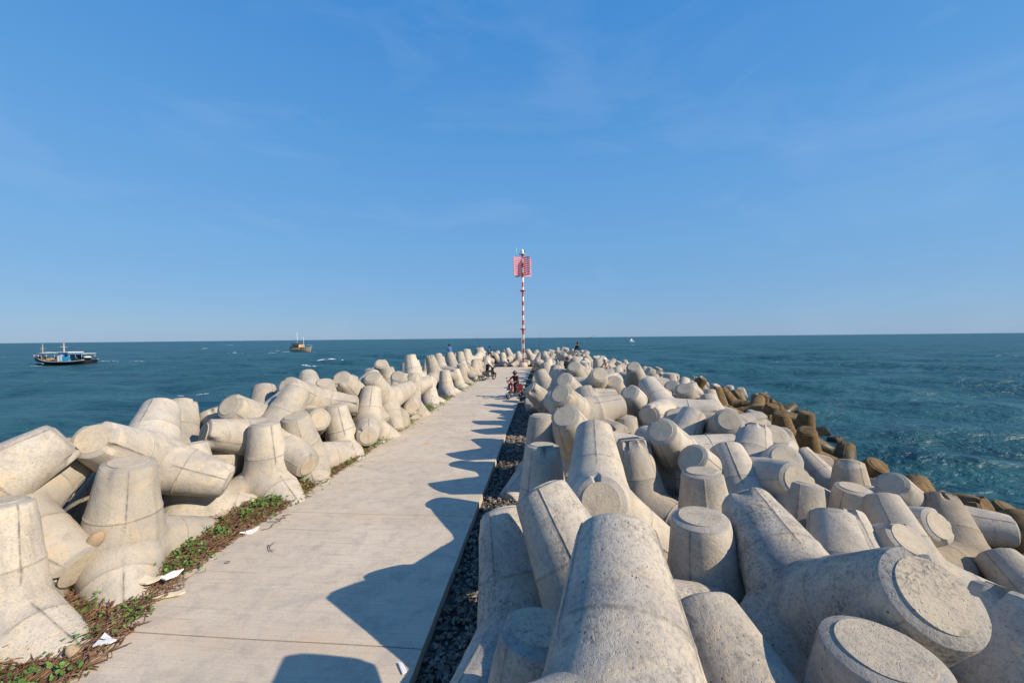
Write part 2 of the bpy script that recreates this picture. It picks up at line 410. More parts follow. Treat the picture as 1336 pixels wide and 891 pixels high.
# ------------------------------------------------------------------ tetrapods
RL, RT, RC = 1.42, .305, .535
AX = [Vector((0, 0, 1)), Vector((2 * 2 ** .5 / 3, 0, -1 / 3)), Vector((-2 ** .5 / 3, (2 / 3) ** .5, -1 / 3)), Vector((-2 ** .5 / 3, -(2 / 3) ** .5, -1 / 3))]
def tetra_mesh(seed, name):
    rr = random.Random(seed); off = Vector((rr.uniform(0, 99), rr.uniform(0, 99), rr.uniform(0, 99)))
    half = [0, .045, .11, .24, .38, .52, .68, .82, .94, PI / 3]
    ang = []
    for k in range(3):
        c0 = 2 * PI * k / 3
        ang += [c0 + a for a in half]; ang += [c0 + 2 * PI / 3 - a for a in reversed(half[1:-1])]
    n = len(ang)
    vs = []; fs = []; seam = []
    slope = (RC - RT) / RL; ch = .04; rin = .75 * RT
    for a in AX:
        others = [b for b in AX if b is not a]
        e1 = (others[0] - a * others[0].dot(a)).normalized(); e2 = a.cross(e1)
        # per-leg shape
        chips = [(rr.uniform(0, 2 * PI), rr.uniform(.15, .5), rr.uniform(.02, .10)) for _ in range(rr.choice((0, 1, 2, 3)))]
        b0 = len(vs); rings = []
        ring_h = rr.uniform(.003, .009); seam_h = rr.uniform(.003, .010)
        ds = ['c', .2, .45, .75, .64, .655, .67, .8, .93, 1.05, 1.17, 1.27, RL - ch - .05, RL - ch - .015, RL - ch, RL - ch * .55, RL - .012, RL, RL - .004, RL - .006]
        order = ['c', ('l', .35), ('l', .7), .635, .65, .662, .675, .80, .93, 1.05, 1.16, 1.24, RL - ch - .03, RL - ch, RL - ch * .6, RL - .012, RL, RL, RL - .002]
        for ri, d in enumerate(order):
            row = []
            for ti, t in enumerate(ang):
                e = e1 * math.cos(t) + e2 * math.sin(t)
                mm = max(b.dot(e) for b in others)
                dc = RC * mm / (4 / 3 + slope * mm)
                if d == 'c': dd = dc; r = RC - slope * dd
                elif isinstance(d, tuple): dd = dc + (.635 - dc) * d[1]; r = RC - slope * dd
                else:
                    dd = d; r = RC - slope * dd
                    if ri in (4, 5): r += ring_h
                    if ri == 13: r = RT
                    if ri == 14: r = RT * .9
                    if ri == 15: r = rin + .004
                    if ri == 16: r = rin
                    if ri == 17: r = rin * .55
                    if ri == 18: r = rin * .08
                k3 = ti % (len(ang) // 3); onseam = k3 == 0; near = k3 in (1, len(ang) // 3 - 1)
                if onseam and 2 < ri < 14: r += seam_h
                p = a * dd + e * r
                if ri >= 11:
                    for (ct, cw, cd) in chips:
                        df = abs((t - ct + PI) % (2 * PI) - PI)
                        if df < cw and 11 <= ri <= 15:
                            q = (1 - (df / cw) ** 2) * cd * (.3, .8, 1, .8, .35)[ri - 11]
                            p = p - e * q - a * q * .7
                # gentle casting unevenness
                if ri > 0:
                    nz = noise.noise(p * 1.7 + off) * .012 + noise.noise(p * 5 + off) * .005
                    p = p + (e if ri < 16 else a) * nz
                row.append(len(vs)); vs.append(p)
                s = 0.0
                if onseam and 1 < ri < 14: s = 1
                elif near and 1 < ri < 14: s = .12
                if ri in (4, 5): s = max(s, .55)
                if ri == 0: s = .25
                seam.append((s, 1.0 if ri >= 16 else 0.0, 1.0 if 13 <= ri <= 15 else 0.0))
            rings.append(row)
        for A, B in zip(rings, rings[1:]):
            for k in range(n): fs.append((A[k], A[(k + 1) % n], B[(k + 1) % n], B[k]))
        fs.append(tuple(rings[-1]))
    bm = bmesh.new(); lay = bm.verts.layers.float_color.new('seam')
    bv = [bm.verts.new(v) for v in vs]
    for v, s in zip(bv, seam): v[lay] = (s[0], s[1], s[2], 1)
    for f in fs: bm.faces.new([bv[i] for i in f])
    bmesh.ops.remove_doubles(bm, verts=bm.verts, dist=.004)
    bmesh.ops.recalc_face_normals(bm, faces=bm.faces)
    # soften the crotch between the legs
    for _ in range(2): bmesh.ops.smooth_vert(bm, verts=[v for v in bm.verts if v.co.length < .75], factor=.35, use_axis_x=True, use_axis_y=True, use_axis_z=True)
    me = bpy.data.meshes.new(name); bm.to_mesh(me); bm.free()
    me.polygons.foreach_set('use_smooth', [True] * len(me.polygons))
    me.set_sharp_from_angle(angle=rad(27))
    me.materials.append(MAT_ARM); return me
TET_MESH = [tetra_mesh(21 + i, 'tetrapod') for i in range(6)]
TET = [
('L1','H',-6.477,5.341,0.3,-0.94,0.004,-0.081,0.332,11265),
('L2','H',-6.492,8.495,0.159,-0.705,0.002,0.019,-0.709,3560),
('L3','H',-6.301,11.574,0.085,-0.8,-0.01,0.081,-0.594,1070),
('L4','H',-6.095,12.765,0.472,-0.029,0.023,-0.183,-0.983,1639),
('L5','H',-6.078,16.793,0.556,-0.828,0.218,0.091,0.509,559),
('L6','H',-6.129,20.172,0.048,0.84,-0.004,-0.068,-0.539,317),
('L7','H',-6.15,23.952,0.069,-0.056,0.074,-0.057,-0.994,377),
('L8','H',-6.045,26.919,-0.078,-0.832,-0.023,0.108,0.544,180),
('N1','H',-7.788,4.166,1.294,-0.209,-0.142,-0.461,-0.85,3868),
('N2','H',-9.065,4.997,1.125,-0.696,0.207,-0.665,-0.174,23),
('N3','H',-7.588,4.651,1.039,-0.526,0.083,-0.846,0.038,4427),
('N4','H',-6.641,4.006,0.162,0.999,-0.043,-0.009,-0.03,9462),
('P1','H',-7.456,6.566,1.25,-0.872,-0.463,-0.156,-0.018,8411),
('P2','H',-7.179,7.299,-0.02,-0.947,0.065,0.065,-0.308,1816),
('P4','H',-8.531,8.168,0.841,0.926,-0.297,-0.126,0.196,1194),
('P5','H',-7.983,9.065,0.42,0.981,-0.04,-0.19,0.006,244),
('M2','H',-7.397,9.651,1.199,-0.832,-0.455,-0.146,0.282,1039),
('M2b','H',-6.201,9.541,0.269,-0.81,-0.117,0.099,-0.566,2071),
('M2c','H',-6.857,9.087,1.046,0.947,-0.311,0.077,-0.014,3708),
('Q1','H',-8.34,10.763,0.829,-0.961,0.179,0.165,0.134,386),
('Q2','H',-7.327,11.319,0.895,0.865,0.077,-0.339,-0.361,460),
('M3','H',-7.517,12.745,0.834,-0.653,-0.078,-0.228,0.718,207),
('M3b','H',-6.875,13.646,1.329,-0.174,-0.1,-0.429,0.881,675),
('M3c','H',-7.547,11.885,1.474,-0.839,0.445,0.166,-0.265,1243),
('M4','H',-6.248,14.608,1.047,-0.011,0.031,0.351,-0.936,1265),
('M4b','H',-7.843,14.571,0.683,-0.297,0.041,0.182,0.936,12),
('M4c','H',-6.289,15.809,0.233,0.846,-0.167,-0.023,0.506,195),
('M5','H',-6.585,17.723,0.963,-0.832,-0.408,0.147,-0.346,321),
('M5b','H',-8.108,18.924,1.358,-0.669,-0.206,-0.337,0.63,287),
('R1','H',0.384,1.807,1.295,-0.806,0.513,0.099,0.278,21523),
('R2','H',2.559,3.799,0.762,-0.893,-0.37,-0.12,0.229,24539),
('R3','H',1.927,4.691,-0.007,0.413,0.05,0.004,-0.909,5092),
('T2','H',0.575,3.654,0.705,-0.897,0.307,0.157,-0.277,5592),
('T1','H',-0.117,2.604,-0.002,0.35,-0.05,-0.047,-0.934,3219),
('c','H',0.809,5.93,0.893,0.617,-0.281,-0.267,-0.684,5029),
('S1','H',2.057,2.597,0.16,-0.707,-0.022,-0.022,0.707,7333),
('S2','H',3.39,3.005,0.114,-0.98,0.121,-0.155,0.012,4659),
('a','H',0.944,11.159,1.228,0.882,0.412,-0.224,0.04,1734),
('b','H',0.868,8.732,0.963,-0.912,-0.376,0.149,0.068,1440),
('e','H',2.416,11.311,-0.215,0.571,0.006,-0.022,-0.821,251),
('f','H',3.363,13.092,0.822,-0.58,0.006,0.411,-0.703,586),
('g','H',2.009,7.91,-0.026,0.912,-0.069,-0.106,-0.39,2524),
('h','H',3.056,8.89,0.724,0.896,0.359,-0.259,-0.034,2494),
('i','H',3.728,8.139,0.245,0.848,0.326,-0.254,-0.332,791),
('l','H',2.638,6.381,-0.09,-0.6,-0.021,0.033,0.799,1808),
('j','H',-0.064,9.695,0.129,-0.999,0.03,0.003,0.044,1226),
('k','H',-0.035,7.156,0.069,-0.997,0.041,0.002,0.067,1674),
('n','H',4.117,8.129,0.521,-0.665,0.442,0.059,0.599,2682),
('o','H',4.748,8.717,0.252,0.896,0.421,-0.009,-0.138,601),
('p','H',5.786,10.896,0.086,-0.637,-0.308,-0.248,0.662,363),
('q','H',3.679,7.128,0.199,-0.925,0.362,-0.033,-0.108,1544),
('r','H',4.126,6.748,-0.385,-0.464,0.123,0.022,0.877,1262),
('t1','H',4.009,5.353,-0.233,0.783,-0.423,-0.043,-0.453,2166),
('u1','H',4.827,10.931,0.74,-0.857,-0.467,0.193,-0.099,1083),
('u2','H',4.171,9.824,-0.331,-0.923,0.237,-0.038,0.301,17),
('v','H',8.523,9.479,-0.747,-0.869,-0.276,0.29,0.292,2488),
('w','H',6.44,7.182,-0.797,0.95,-0.305,-0.008,-0.066,2026),
('x','H',6.158,8.372,-0.977,0.953,0.048,0.028,-0.299,928),
('y','H',6.878,8.762,-0.712,-0.683,-0.305,-0.394,0.535,1055),
('z','H',5.237,7.161,-0.652,-0.682,-0.187,-0.309,0.636,1253),
('aa','H',4.795,6.008,-0.593,-0.695,0.284,0.171,0.638,478),
('bb','H',8.165,8.177,-1.09,0.889,-0.351,0.028,-0.294,2548),
('cc','H',9.448,10.505,-1.473,-0.77,-0.565,0.113,-0.275,10),
('dd','H',10.681,11.773,-1.508,-0.761,-0.536,0.042,-0.364,619),
('ee','H',10.182,8.467,-1.468,0.804,-0.45,-0.061,-0.384,361),
('ff','H',8.187,6.504,-1.359,-0.862,0.435,0.132,0.223,1586),
('gg','H',9.041,9.729,-1.491,0.949,-0.263,0.081,0.154,70),
('hh','H',7.668,10.205,-1.102,0.94,-0.129,0.133,0.285,877),
('m1','H',2.945,15.232,0.849,0.475,0.311,0.213,-0.795,219),
('m2','H',1.217,14.031,1.17,0.903,0.378,-0.199,-0.042,395),
('m3','H',1.687,17.616,1.291,0.914,0.373,-0.158,-0.004,240),
('m4','H',4.401,18.288,1.193,0.92,0.357,-0.159,-0.032,503),
('m5','H',5.759,16.639,0.55,-0.912,-0.334,0.211,0.11,121),
('m6','H',5.399,14.408,0.674,0.914,0.333,-0.168,-0.162,365),
('m8','H',3.984,11.755,0.138,0.137,-0.079,-0.292,0.943,125),
('m9','H',3.813,12.278,1.053,0.371,-0.037,-0.42,-0.828,1535),
('m10','H',4.094,13.982,0.243,0.804,-0.109,0.192,0.553,11),
('m11','H',1.524,11.42,0.686,-0.789,0.121,0.22,0.56,392),
('m12','H',3.367,10.353,0.31,0.733,-0.29,0.106,-0.606,669),
('m13','H',1.971,15.219,1.373,0.833,0.457,-0.14,0.277,470),
('m14','H',5.626,12.685,0.348,0.93,-0.365,-0.026,0.006,153),
('V','H',-0.243,4.263,0.064,0.949,-0.292,-0.102,0.065,7553),
('T5','H',1.485,2.032,0.575,0.858,-0.477,-0.165,-0.099,5821),
('','r',2.526,21.038,0.996,0.167,-0.317,-0.868,-0.344,78),
('','r',2.292,23.317,0.678,-0.914,-0.083,-0.106,0.384,68),
('','r',2.392,25.316,0.914,0.5,-0.257,0.188,0.805,46),
('','r',2.291,27.977,0.887,0.187,0.363,-0.167,0.897,28),
('','r',2.426,30.31,0.743,-0.439,0.869,0.168,-0.152,36),
('','r',2.473,32.509,0.788,0.139,-0.676,0.666,-0.283,14),
('','r',2.215,34.903,0.472,0.969,0.216,-0.001,0.122,1),
('','r',2.456,37.241,0.814,0.744,0.302,-0.074,-0.591,42),
('','r',2.319,39.651,0.721,-0.919,-0.194,0.139,0.314,17),
('','r',2.405,41.871,1.186,-0.412,0.869,0.001,0.273,74),
('','r',2.512,44.565,0.949,-0.916,-0.192,0.041,-0.35,31),
('','r',2.305,49.265,0.925,-0.131,0.803,0.511,0.276,11),
('','r',1.955,52.353,1.063,-0.54,-0.419,0.341,0.645,18),
('','r',2.463,57.692,0.622,-0.013,0.715,0.472,-0.515,9),
('','r',4.319,22.086,0.385,-0.814,0.11,0.141,0.552,49),
('','r',4.555,23.972,0.518,-0.952,-0.286,-0.055,0.095,33),
('','r',3.997,26.843,0.567,-0.901,0.042,0.129,0.411,85),
('','r',4.692,29.091,0.205,0.961,0.249,0.12,-0.011,26),
('','r',4.629,31.316,0.479,0.85,0.157,0.098,-0.493,10),
('','r',4.317,33.821,0.606,-0.667,-0.121,0.221,0.701,42),
('','r',4.659,36.247,0.375,-0.977,-0.187,-0.077,0.07,23),
('','r',4.511,38.3,0.705,0.161,0.947,-0.239,-0.141,13),
('','r',4.202,43.52,0.772,-0.42,0.784,0.394,0.233,31),
('','r',4.282,46.224,0.19,-0.915,0.064,0.011,0.397,4),
('','r',4.54,48.668,0.581,-0.679,-0.28,0.074,-0.675,7),
('','r',4.354,51.403,0.554,0.037,-0.182,0.929,-0.321,6),
('','r',4.511,54.065,0.016,-0.717,-0.075,0.04,0.692,1),
('','r',6.303,18.462,0.018,-0.884,-0.153,-0.296,0.329,54),
('','r',6.598,20.771,0.144,-0.576,0.045,0.815,0.038,88),
('','r',6.565,23.653,-0.133,-0.973,0.217,-0.06,0.056,29),
('','r',6.48,26.035,0.142,0.96,0.102,0.219,0.145,69),
('','r',6.533,32.219,-0.082,-0.897,0.084,0.1,0.422,15),
('','r',6.295,35.227,0.223,-0.762,0.014,-0.59,-0.267,4),
('','r',6.739,37.371,-0.183,0.843,-0.019,0.181,-0.507,20),
('','r',6.52,40.116,0.148,0.82,0.013,-0.521,0.236,32),
('','r',6.337,42.157,0.095,-0.981,-0.19,0.018,-0.043,10),
('','r',6.37,44.736,-0.04,0.609,0.538,-0.062,-0.58,4),
('','r',6.582,47.585,-0.156,0.981,-0.174,0.048,0.066,4),
('','r',8.718,12.325,-1.29,0.732,-0.158,-0.345,-0.566,728),
('','r',8.669,14.53,-1.039,-0.951,-0.244,0.154,0.114,173),
('','r',8.676,17.353,-1.12,0.988,0.052,0.136,0.055,21),
('','r',8.464,20.08,-0.626,0.992,-0.126,-0.011,-0.021,63),
('','r',8.558,22.038,-0.466,-0.868,-0.068,0.143,0.47,22),
('','r',8.642,24.864,-0.368,0.905,-0.313,0.085,-0.274,60),
('','r',8.855,26.764,-0.31,0.516,-0.453,0.12,0.718,8),
('','r',8.524,28.705,-0.484,-0.953,-0.169,0.028,-0.249,22),
('','r',8.667,31.704,-0.308,0.022,0.028,0.865,-0.5,42),
('','r',8.645,33.733,-0.378,-0.943,0.284,-0.116,-0.126,16),
('','r',8.349,38.284,-0.13,-0.301,-0.317,-0.728,0.528,25),
('','r',8.181,40.737,-0.127,0.591,-0.332,0.681,0.277,1),
('','r',8.288,50.778,-0.88,-0.907,-0.122,-0.044,0.4,3),
('','r',10.419,13.949,-1.771,0.797,0.221,0.238,-0.509,378),
('','r',10.486,16.231,-1.44,-0.939,-0.226,0.074,0.248,554),
('','r',11.009,18.449,-1.316,0.972,0.074,-0.16,0.154,336),
('','r',10.662,20.862,-1.306,-0.784,0.002,0.439,0.439,52),
('','r',10.364,23.468,-0.94,0.988,-0.13,-0.023,0.08,157),
('','r',11.038,25.352,-1.149,-0.969,0.214,-0.087,-0.09,1),
('','r',10.387,28.18,-0.543,-0.255,-0.673,-0.681,-0.131,109),
('','r',10.705,30.352,-1.117,0.708,-0.026,0.057,-0.704,1),
('','r',12.679,12.43,-2.655,-0.965,-0.201,-0.152,0.066,161),
('','r',12.624,14.779,-2.424,0.603,-0.165,0.735,0.262,15),
('','r',12.732,17.461,-2.461,-0.939,0.259,-0.195,0.118,354),
('','r',12.58,19.801,-1.626,0.989,0.071,0.039,-0.123,440),
('','r',12.343,22.145,-1.602,0.988,0.151,-0.029,-0.015,148),
('','r',12.608,24.132,-1.245,0.234,0.197,0.382,0.872,272),
('','r',12.603,26.761,-1.245,0.898,0.032,-0.26,-0.353,246),
('','r',12.727,28.908,-1.373,-0.222,-0.452,0.203,0.84,53),
('','r',12.759,31.175,-1.534,-0.98,0.116,0.158,-0.016,15),
('','r',12.743,38.603,-1.451,0.972,0.23,-0.014,-0.053,22),
('','r',14.835,20.546,-3.064,0.936,-0.037,-0.064,-0.344,98),
('','r',14.835,23.45,-2.582,-0.176,-0.693,-0.633,0.298,116),
('','r',14.682,25.605,-1.76,-0.267,0.656,-0.273,0.651,114),
('','r',14.702,27.564,-1.838,0.273,0.756,-0.237,-0.545,57),
('','r',14.887,30.263,-1.985,-0.976,-0.107,0.144,0.122,50),
('','r',14.507,34.624,-1.947,0.944,0.249,0.019,0.216,24),
('','r',14.731,39.56,-1.914,-0.267,0.572,0.471,-0.616,20),
('','r',17.057,26.692,-2.806,-0.689,-0.358,-0.618,0.123,17),
('','r',16.94,28.965,-2.246,-0.181,0.699,-0.565,-0.4,127),
('','r',16.813,31.554,-2.452,-0.945,0.258,0.008,0.199,18),
('','r',16.677,33.652,-2.2,0.387,0.32,-0.855,0.127,47),
('','r',16.955,36.153,-2.409,-0.994,0.0,0.083,-0.073,34),
('','r',16.791,38.621,-2.545,0.988,-0.037,-0.125,-0.085,6),
('','r',16.686,40.756,-2.442,0.037,0.821,0.479,0.307,20),
('','r0',0.394,15.411,0.594,-0.585,0.072,-0.536,-0.604,447),
('','r0',0.572,17.099,0.69,-0.279,0.642,0.402,-0.591,262),
('','r0',0.32,18.639,0.62,-0.961,0.155,0.215,0.079,256),
('','r0',0.406,20.183,0.454,-0.974,0.032,-0.138,0.176,23),
('','r0',0.615,22.025,0.528,-0.861,0.198,0.058,0.465,54),
('','r0',0.631,23.903,0.494,-0.017,0.254,-0.329,0.909,24),
('','r0',0.267,25.764,0.399,0.605,-0.002,-0.109,-0.789,73),
('','r0',0.607,27.659,0.429,0.773,-0.181,0.169,-0.585,34),
('','r0',0.373,29.672,0.396,-0.678,0.063,0.095,0.726,35),
('','r0',0.28,31.504,0.516,-0.715,-0.635,-0.052,0.288,14),
('','r0',0.437,33.397,0.752,0.027,-0.417,0.6,-0.682,86),
('','r0',0.315,35.301,0.421,0.973,-0.136,-0.047,-0.181,21),
('','r0',0.209,37.199,0.756,-0.991,0.11,0.066,-0.046,44),
('','r0',0.643,39.11,0.565,0.852,-0.22,0.02,-0.475,41),
('','r0',0.543,40.994,0.61,-0.886,0.083,0.088,0.449,10),
('','lf',-6.306,29.195,0.138,-0.976,-0.079,-0.007,0.205,145),
('','lf',-6.554,31.954,0.205,-0.934,-0.01,0.163,0.317,91),
('','lf',-6.341,34.7,0.138,-0.985,0.134,-0.021,-0.103,104),
('','lf',-6.351,37.417,0.026,0.988,0.078,-0.039,-0.124,40),
('','lf',-6.153,40.205,0.077,-0.788,0.007,-0.036,0.614,58),
('','lf',-6.273,42.958,0.102,0.912,0.011,-0.05,-0.408,25),
('','l',-7.359,21.205,1.208,-0.818,-0.029,0.08,0.57,316),
('','l',-7.547,26.108,0.961,-0.988,-0.063,0.113,-0.084,320),
('','l',-7.627,28.33,0.994,-0.947,0.046,0.174,0.267,148),
('','l',-7.3,30.573,1.008,0.744,-0.006,-0.202,-0.637,168),
('','l',-7.232,33.288,0.911,0.958,-0.029,-0.071,-0.277,119),
('','l',-7.189,35.584,1.117,0.754,-0.084,-0.17,-0.629,106),
('','l',-7.373,37.826,1.002,0.985,-0.025,-0.087,0.146,30),
('','l',-7.309,40.33,1.008,0.625,-0.069,0.418,0.655,64),
('','l',-7.3,42.237,1.01,-0.998,-0.045,-0.032,0.036,35),
('','l',-7.211,44.891,1.018,0.973,-0.129,-0.069,0.178,39),
('','l',-9.211,20.503,0.565,0.862,-0.097,-0.15,-0.475,4),
('','l',-9.25,22.818,0.391,-0.885,-0.099,0.018,0.455,18),
('','l',-9.268,25.377,0.474,0.682,-0.007,-0.111,-0.723,33),
('','l',-9.338,27.711,0.531,0.859,0.047,-0.045,-0.508,21),
('','l',-9.276,29.959,0.492,-0.983,0.144,0.04,0.102,54),
('','l',-9.36,34.493,0.437,-0.975,0.052,0.028,0.215,7),
('','l',-9.205,37.394,0.519,0.851,-0.022,-0.137,-0.506,6),
('','l',-9.309,39.487,0.548,-0.697,0.039,0.001,0.716,6),
('','l',-11.474,36.688,-0.58,0.892,-0.001,-0.216,-0.397,1),
('','h',-7.325,47.23,0.409,-0.928,0.126,0.154,0.313,3),
('','h',-4.992,47.916,0.251,0.797,-0.048,-0.141,-0.586,120),
('','h',-2.952,47.694,0.421,0.946,-0.132,-0.136,-0.262,123),
('','h',-0.833,47.57,0.293,0.015,-0.17,-0.754,0.634,57),
('','h',-8.602,50.156,0.849,0.412,-0.222,-0.683,0.56,4),
('','h',-6.287,50.193,0.735,0.288,-0.072,0.417,0.859,88),
('','h',-4.245,49.982,0.837,-0.396,-0.269,0.753,-0.45,110),
('','h',-1.572,49.768,0.802,0.212,-0.147,-0.261,0.93,91),
('','h',-7.753,52.157,0.48,-0.57,0.535,0.612,0.122,15),
('','h',-5.532,52.365,0.457,0.953,0.081,0.084,0.279,12),
('','h',-3.623,52.427,0.63,0.812,0.497,-0.28,0.125,6),
('','h',-1.448,52.454,0.548,0.668,0.075,0.245,0.698,24),
('','l',-10.352,7.747,-0.1,0.92,0.2,0.15,0.3,400),
]
ORD = 'first second third fourth fifth sixth seventh eighth ninth tenth eleventh twelfth thirteenth fourteenth fifteenth sixteenth seventeenth eighteenth nineteenth twentieth twenty-first twenty-second twenty-third twenty-fourth twenty-fifth twenty-sixth twenty-seventh twenty-eighth twenty-ninth thirtieth'.split()
def place_tetrapods():
    rr = random.Random(9); rows = {}
    for i, (nm, tg, x, y, z, qw, qx, qy, qz, seen) in enumerate(TET):
        # turn the copy about its own symmetry so that no two show the same casting marks
        q = Quaternion((qw, qx, qy, qz))
        o = bpy.data.objects.new('tetrapod', TET_MESH[rr.randrange(6)]); link(o)
        o.location = (x, y, z); o.rotation_mode = 'QUATERNION'
        q = q @ Quaternion(AX[0], 2 * PI / 3 * rr.randrange(3)); o.rotation_quaternion = q
        tips = [q @ a for a in AX]
        vd = (Vector((x, y, z)) - Vector((0, 0, CH))).normalized()
        # which leg shows: the highest / nearest one
        best = max(tips, key=lambda t: t.z * 1.0 - .6 * t.dot(vd)); k = best.dot(vd)
        seaw = x if y < 44 else math.hypot(x, 1.2 * (y - 44))
        algae = min(1, max(0, (x - 7.9) / 1.9)) if y > 12.5 else min(1, max(0, (x - 8.6) / 1.6))
        if x < -9.8: algae = .8
        if nm in ('bb', 'hh'): algae = .45
        if nm in ('cc', 'dd', 'ee', 'gg'): algae = 1
        if nm in ('y', 'z', 'ff', 'x', 'v', 'w', 't1', 'aa'): algae = 0
        if y > 29 and x > 0: algae *= max(0, 1 - (y - 29) / 5)
        lich = 1.0 if (x > -.8 and y < 4.6 and x < 3) else (.45 if y < 7 and x > -1 else (.22 if x > -1 else .16))
        o.color = (algae, lich * rr.uniform(.6, 1.1), rr.random(), 1)
        pose = 'with round end facing camera' if k < -.35 else ('with upright leg' if best.z > .78 else ('with leg leaning away' if k > .3 else 'with tilted leg'))
        if seen < .13 * .45 * (2.4 * 383 / max(2.5, y)) ** 2: pose = 'mostly hidden by others'
        tone = 'brown algae stained' if algae > .6 else ('pale concrete' if lich < .5 else 'lichen specked')
        if y > 46.2 and x < 1: key = 'head'
        elif x < -1.4: key = 'left front row' if x > -6.75 else ('left crest row' if x > -8.6 else 'left seaward row')
        else: key = int(round((x - .35) / 2.05))
        rows.setdefault(key, []).append((y if key != 'head' else x, o, pose, tone))
    for key, L in rows.items():
        L.sort(key=lambda t: t[0])
        for k, (s, o, pose, tone) in enumerate(L):
            od = ORD[min(k, len(ORD) - 1)]
            if key == 'head': lab = f'{tone} tetrapod {pose}, {od} from left at jetty head'; g = 'tetrapods round the jetty head'
            elif isinstance(key, str): lab = f'{tone} tetrapod {pose}, {od} from camera in {key}'; g = 'tetrapods left of the path'
            else: lab = f'{tone} tetrapod {pose}, {od} from camera, {ORD[min(key, 29)]} line past gravel'; g = 'tetrapods right of the path'
            tag(o, lab, 'tetrapod', g)
place_tetrapods()
# ------------------------------------------------------------------ shared paints
M_RED = simple('red_paint', (.50, .035, .045), .45, var=.15); M_WHITE = simple('white_paint', (.74, .73, .70), .5, var=.1)
M_DKRED = simple('dark_red_paint', (.26, .02, .03), .35); M_PINK = simple('faded_red_paint', (.70, .22, .23), .6, var=.15); M_BLACK = simple('black_rubber', (.018, .018, .02), .6); M_DARK = simple('dark_plastic', (.03, .03, .034), .35)
M_STEEL = simple('worn_steel', (.35, .35, .36), .35, .8); M_MAROON = simple('maroon_plastic', (.12, .012, .016), .3)
M_BLUE = simple('blue_boat_paint', (.05, .40, .74), .5, var=.15); M_TAN = simple('weathered_wood', (.55, .40, .25), .7, var=.25, scale=2)
M_MAST = simple('grey_mast_paint', (.38, .31, .28), .6, var=.2); M_ORANGE = simple('orange_boat_paint', (.66, .38, .18), .6, var=.3, scale=3); M_HULL = simple('black_hull_paint', (.02, .022, .028), .5, var=.3)
M_AWN = simple('faded_awning', (.55, .55, .5), .8, var=.15); M_GLASS = simple('dark_glass', (.02, .03, .04), .1); M_GREEN = simple('green_lens', (.04, .22, .16), .2)
M_SKIN = simple('skin', (.36, .2, .13), .6); M_HAIR = simple('black_hair', (.012, .01, .009), .5); M_LIGHTBLUE = simple('pale_blue_paint', (.3, .5, .62), .5)
def cloth(name, col): return simple(name, col, .9, var=.2, scale=9)

# ------------------------------------------------------------------ beacon mast
def beacon():
    b = onz(683, 478.5, 0.0); H = 14.0
    t = thing('beacon_mast', 'tall red and white banded beacon mast with red slatted topmark', 'beacon', b)
    m = MB(); m.tube([(0, 0, -.1), (0, 0, .5)], [.55, .45], 18); m.tube([(0, 0, .5), (0, 0, .56)], [.3, .3], 16); m.build('base', MAT_PATH, t)
    M = NT('banded_paint'); tc = M.n('ShaderNodeTexCoord').outputs['Object']; s = M.n('ShaderNodeSeparateXYZ'); M.l(tc, s.inputs[0])
    fr = M.math('FRACT', M.math('DIVIDE', M.math('ADD', s.outputs[2], .1), 1.14)); band = M.math('GREATER_THAN', fr, .5)
    nz = M.maprange(M.noise(3, 4, .6, tc), .3, .7, .85, 1.08)
    c = M.mix(1.0, M.mix(band, (.78, .77, .74), (.52, .035, .045)), nz, 'MULTIPLY'); M.l(c, M.b.inputs['Base Color']); M.b.inputs['Roughness'].default_value = .45
    m = MB(); m.tube([(0, 0, .5), (0, 0, 4.5), (0, 0, 9), (0, 0, H - .5)], [.17, .155, .135, .12], 16); m.build('pole', M.m, t)
    for z in (4.55, 9.15):
        m = MB(); m.tube([(0, 0, z - .18), (0, 0, z - .02)], [.16, .30], 16); m.tube([(0, 0, z - .02), (0, 0, z + .05)], [.34, .34], 16); m.build('flange', M_RED, t)
    for k, az in enumerate((rad(42), rad(-48))):
        m = MB(); R = Matrix.Rotation(az, 3, 'Z')
        for i in range(9): m.box(R @ Vector((0, 0, 0)) + Vector((0, 0, 11.0 + i * .25)), (2.7, .03, .15), R)
        for sx in (-1.32, -.45, .45, 1.32): m.box(R @ Vector((sx, .03, 0)) + Vector((0, 0, 12.0)), (.07, .03, 2.2), R)
        m.build('topmark_panel', M_PINK, t)
    m = MB(); m.tube([(0, 0, H - .5), (0, 0, H - .45)], [.42, .42], 16); m.build('platform', M_WHITE, t)
    l = MB(); l.tube([(0, 0, H - .45), (0, 0, H - .3), (0, 0, H), (0, 0, H + .12)], [.2, .22, .2, .06], 14); lo = l.build('lantern', M_WHITE, t)
    l = MB(); l.tube([(.24, 0, H - .3), (.24, 0, H + .05)], .12, 12); l.build('lens', M_GREEN, lo)
    m = MB(); m.tube([(-.7, 0, 13.2), (-.7, 0, 14.3)], .018, 6); m.build('aerial', M_WHITE, t)
    m = MB()
    for i in range(34): m.box((0, -.2, .8 + i * .3), (.3, .025, .025))
    for sx in (-.15, .15): m.box((sx, -.2, 5.8), (.03, .03, 10.4))
    m.build('ladder', M_WHITE, t)
beacon()

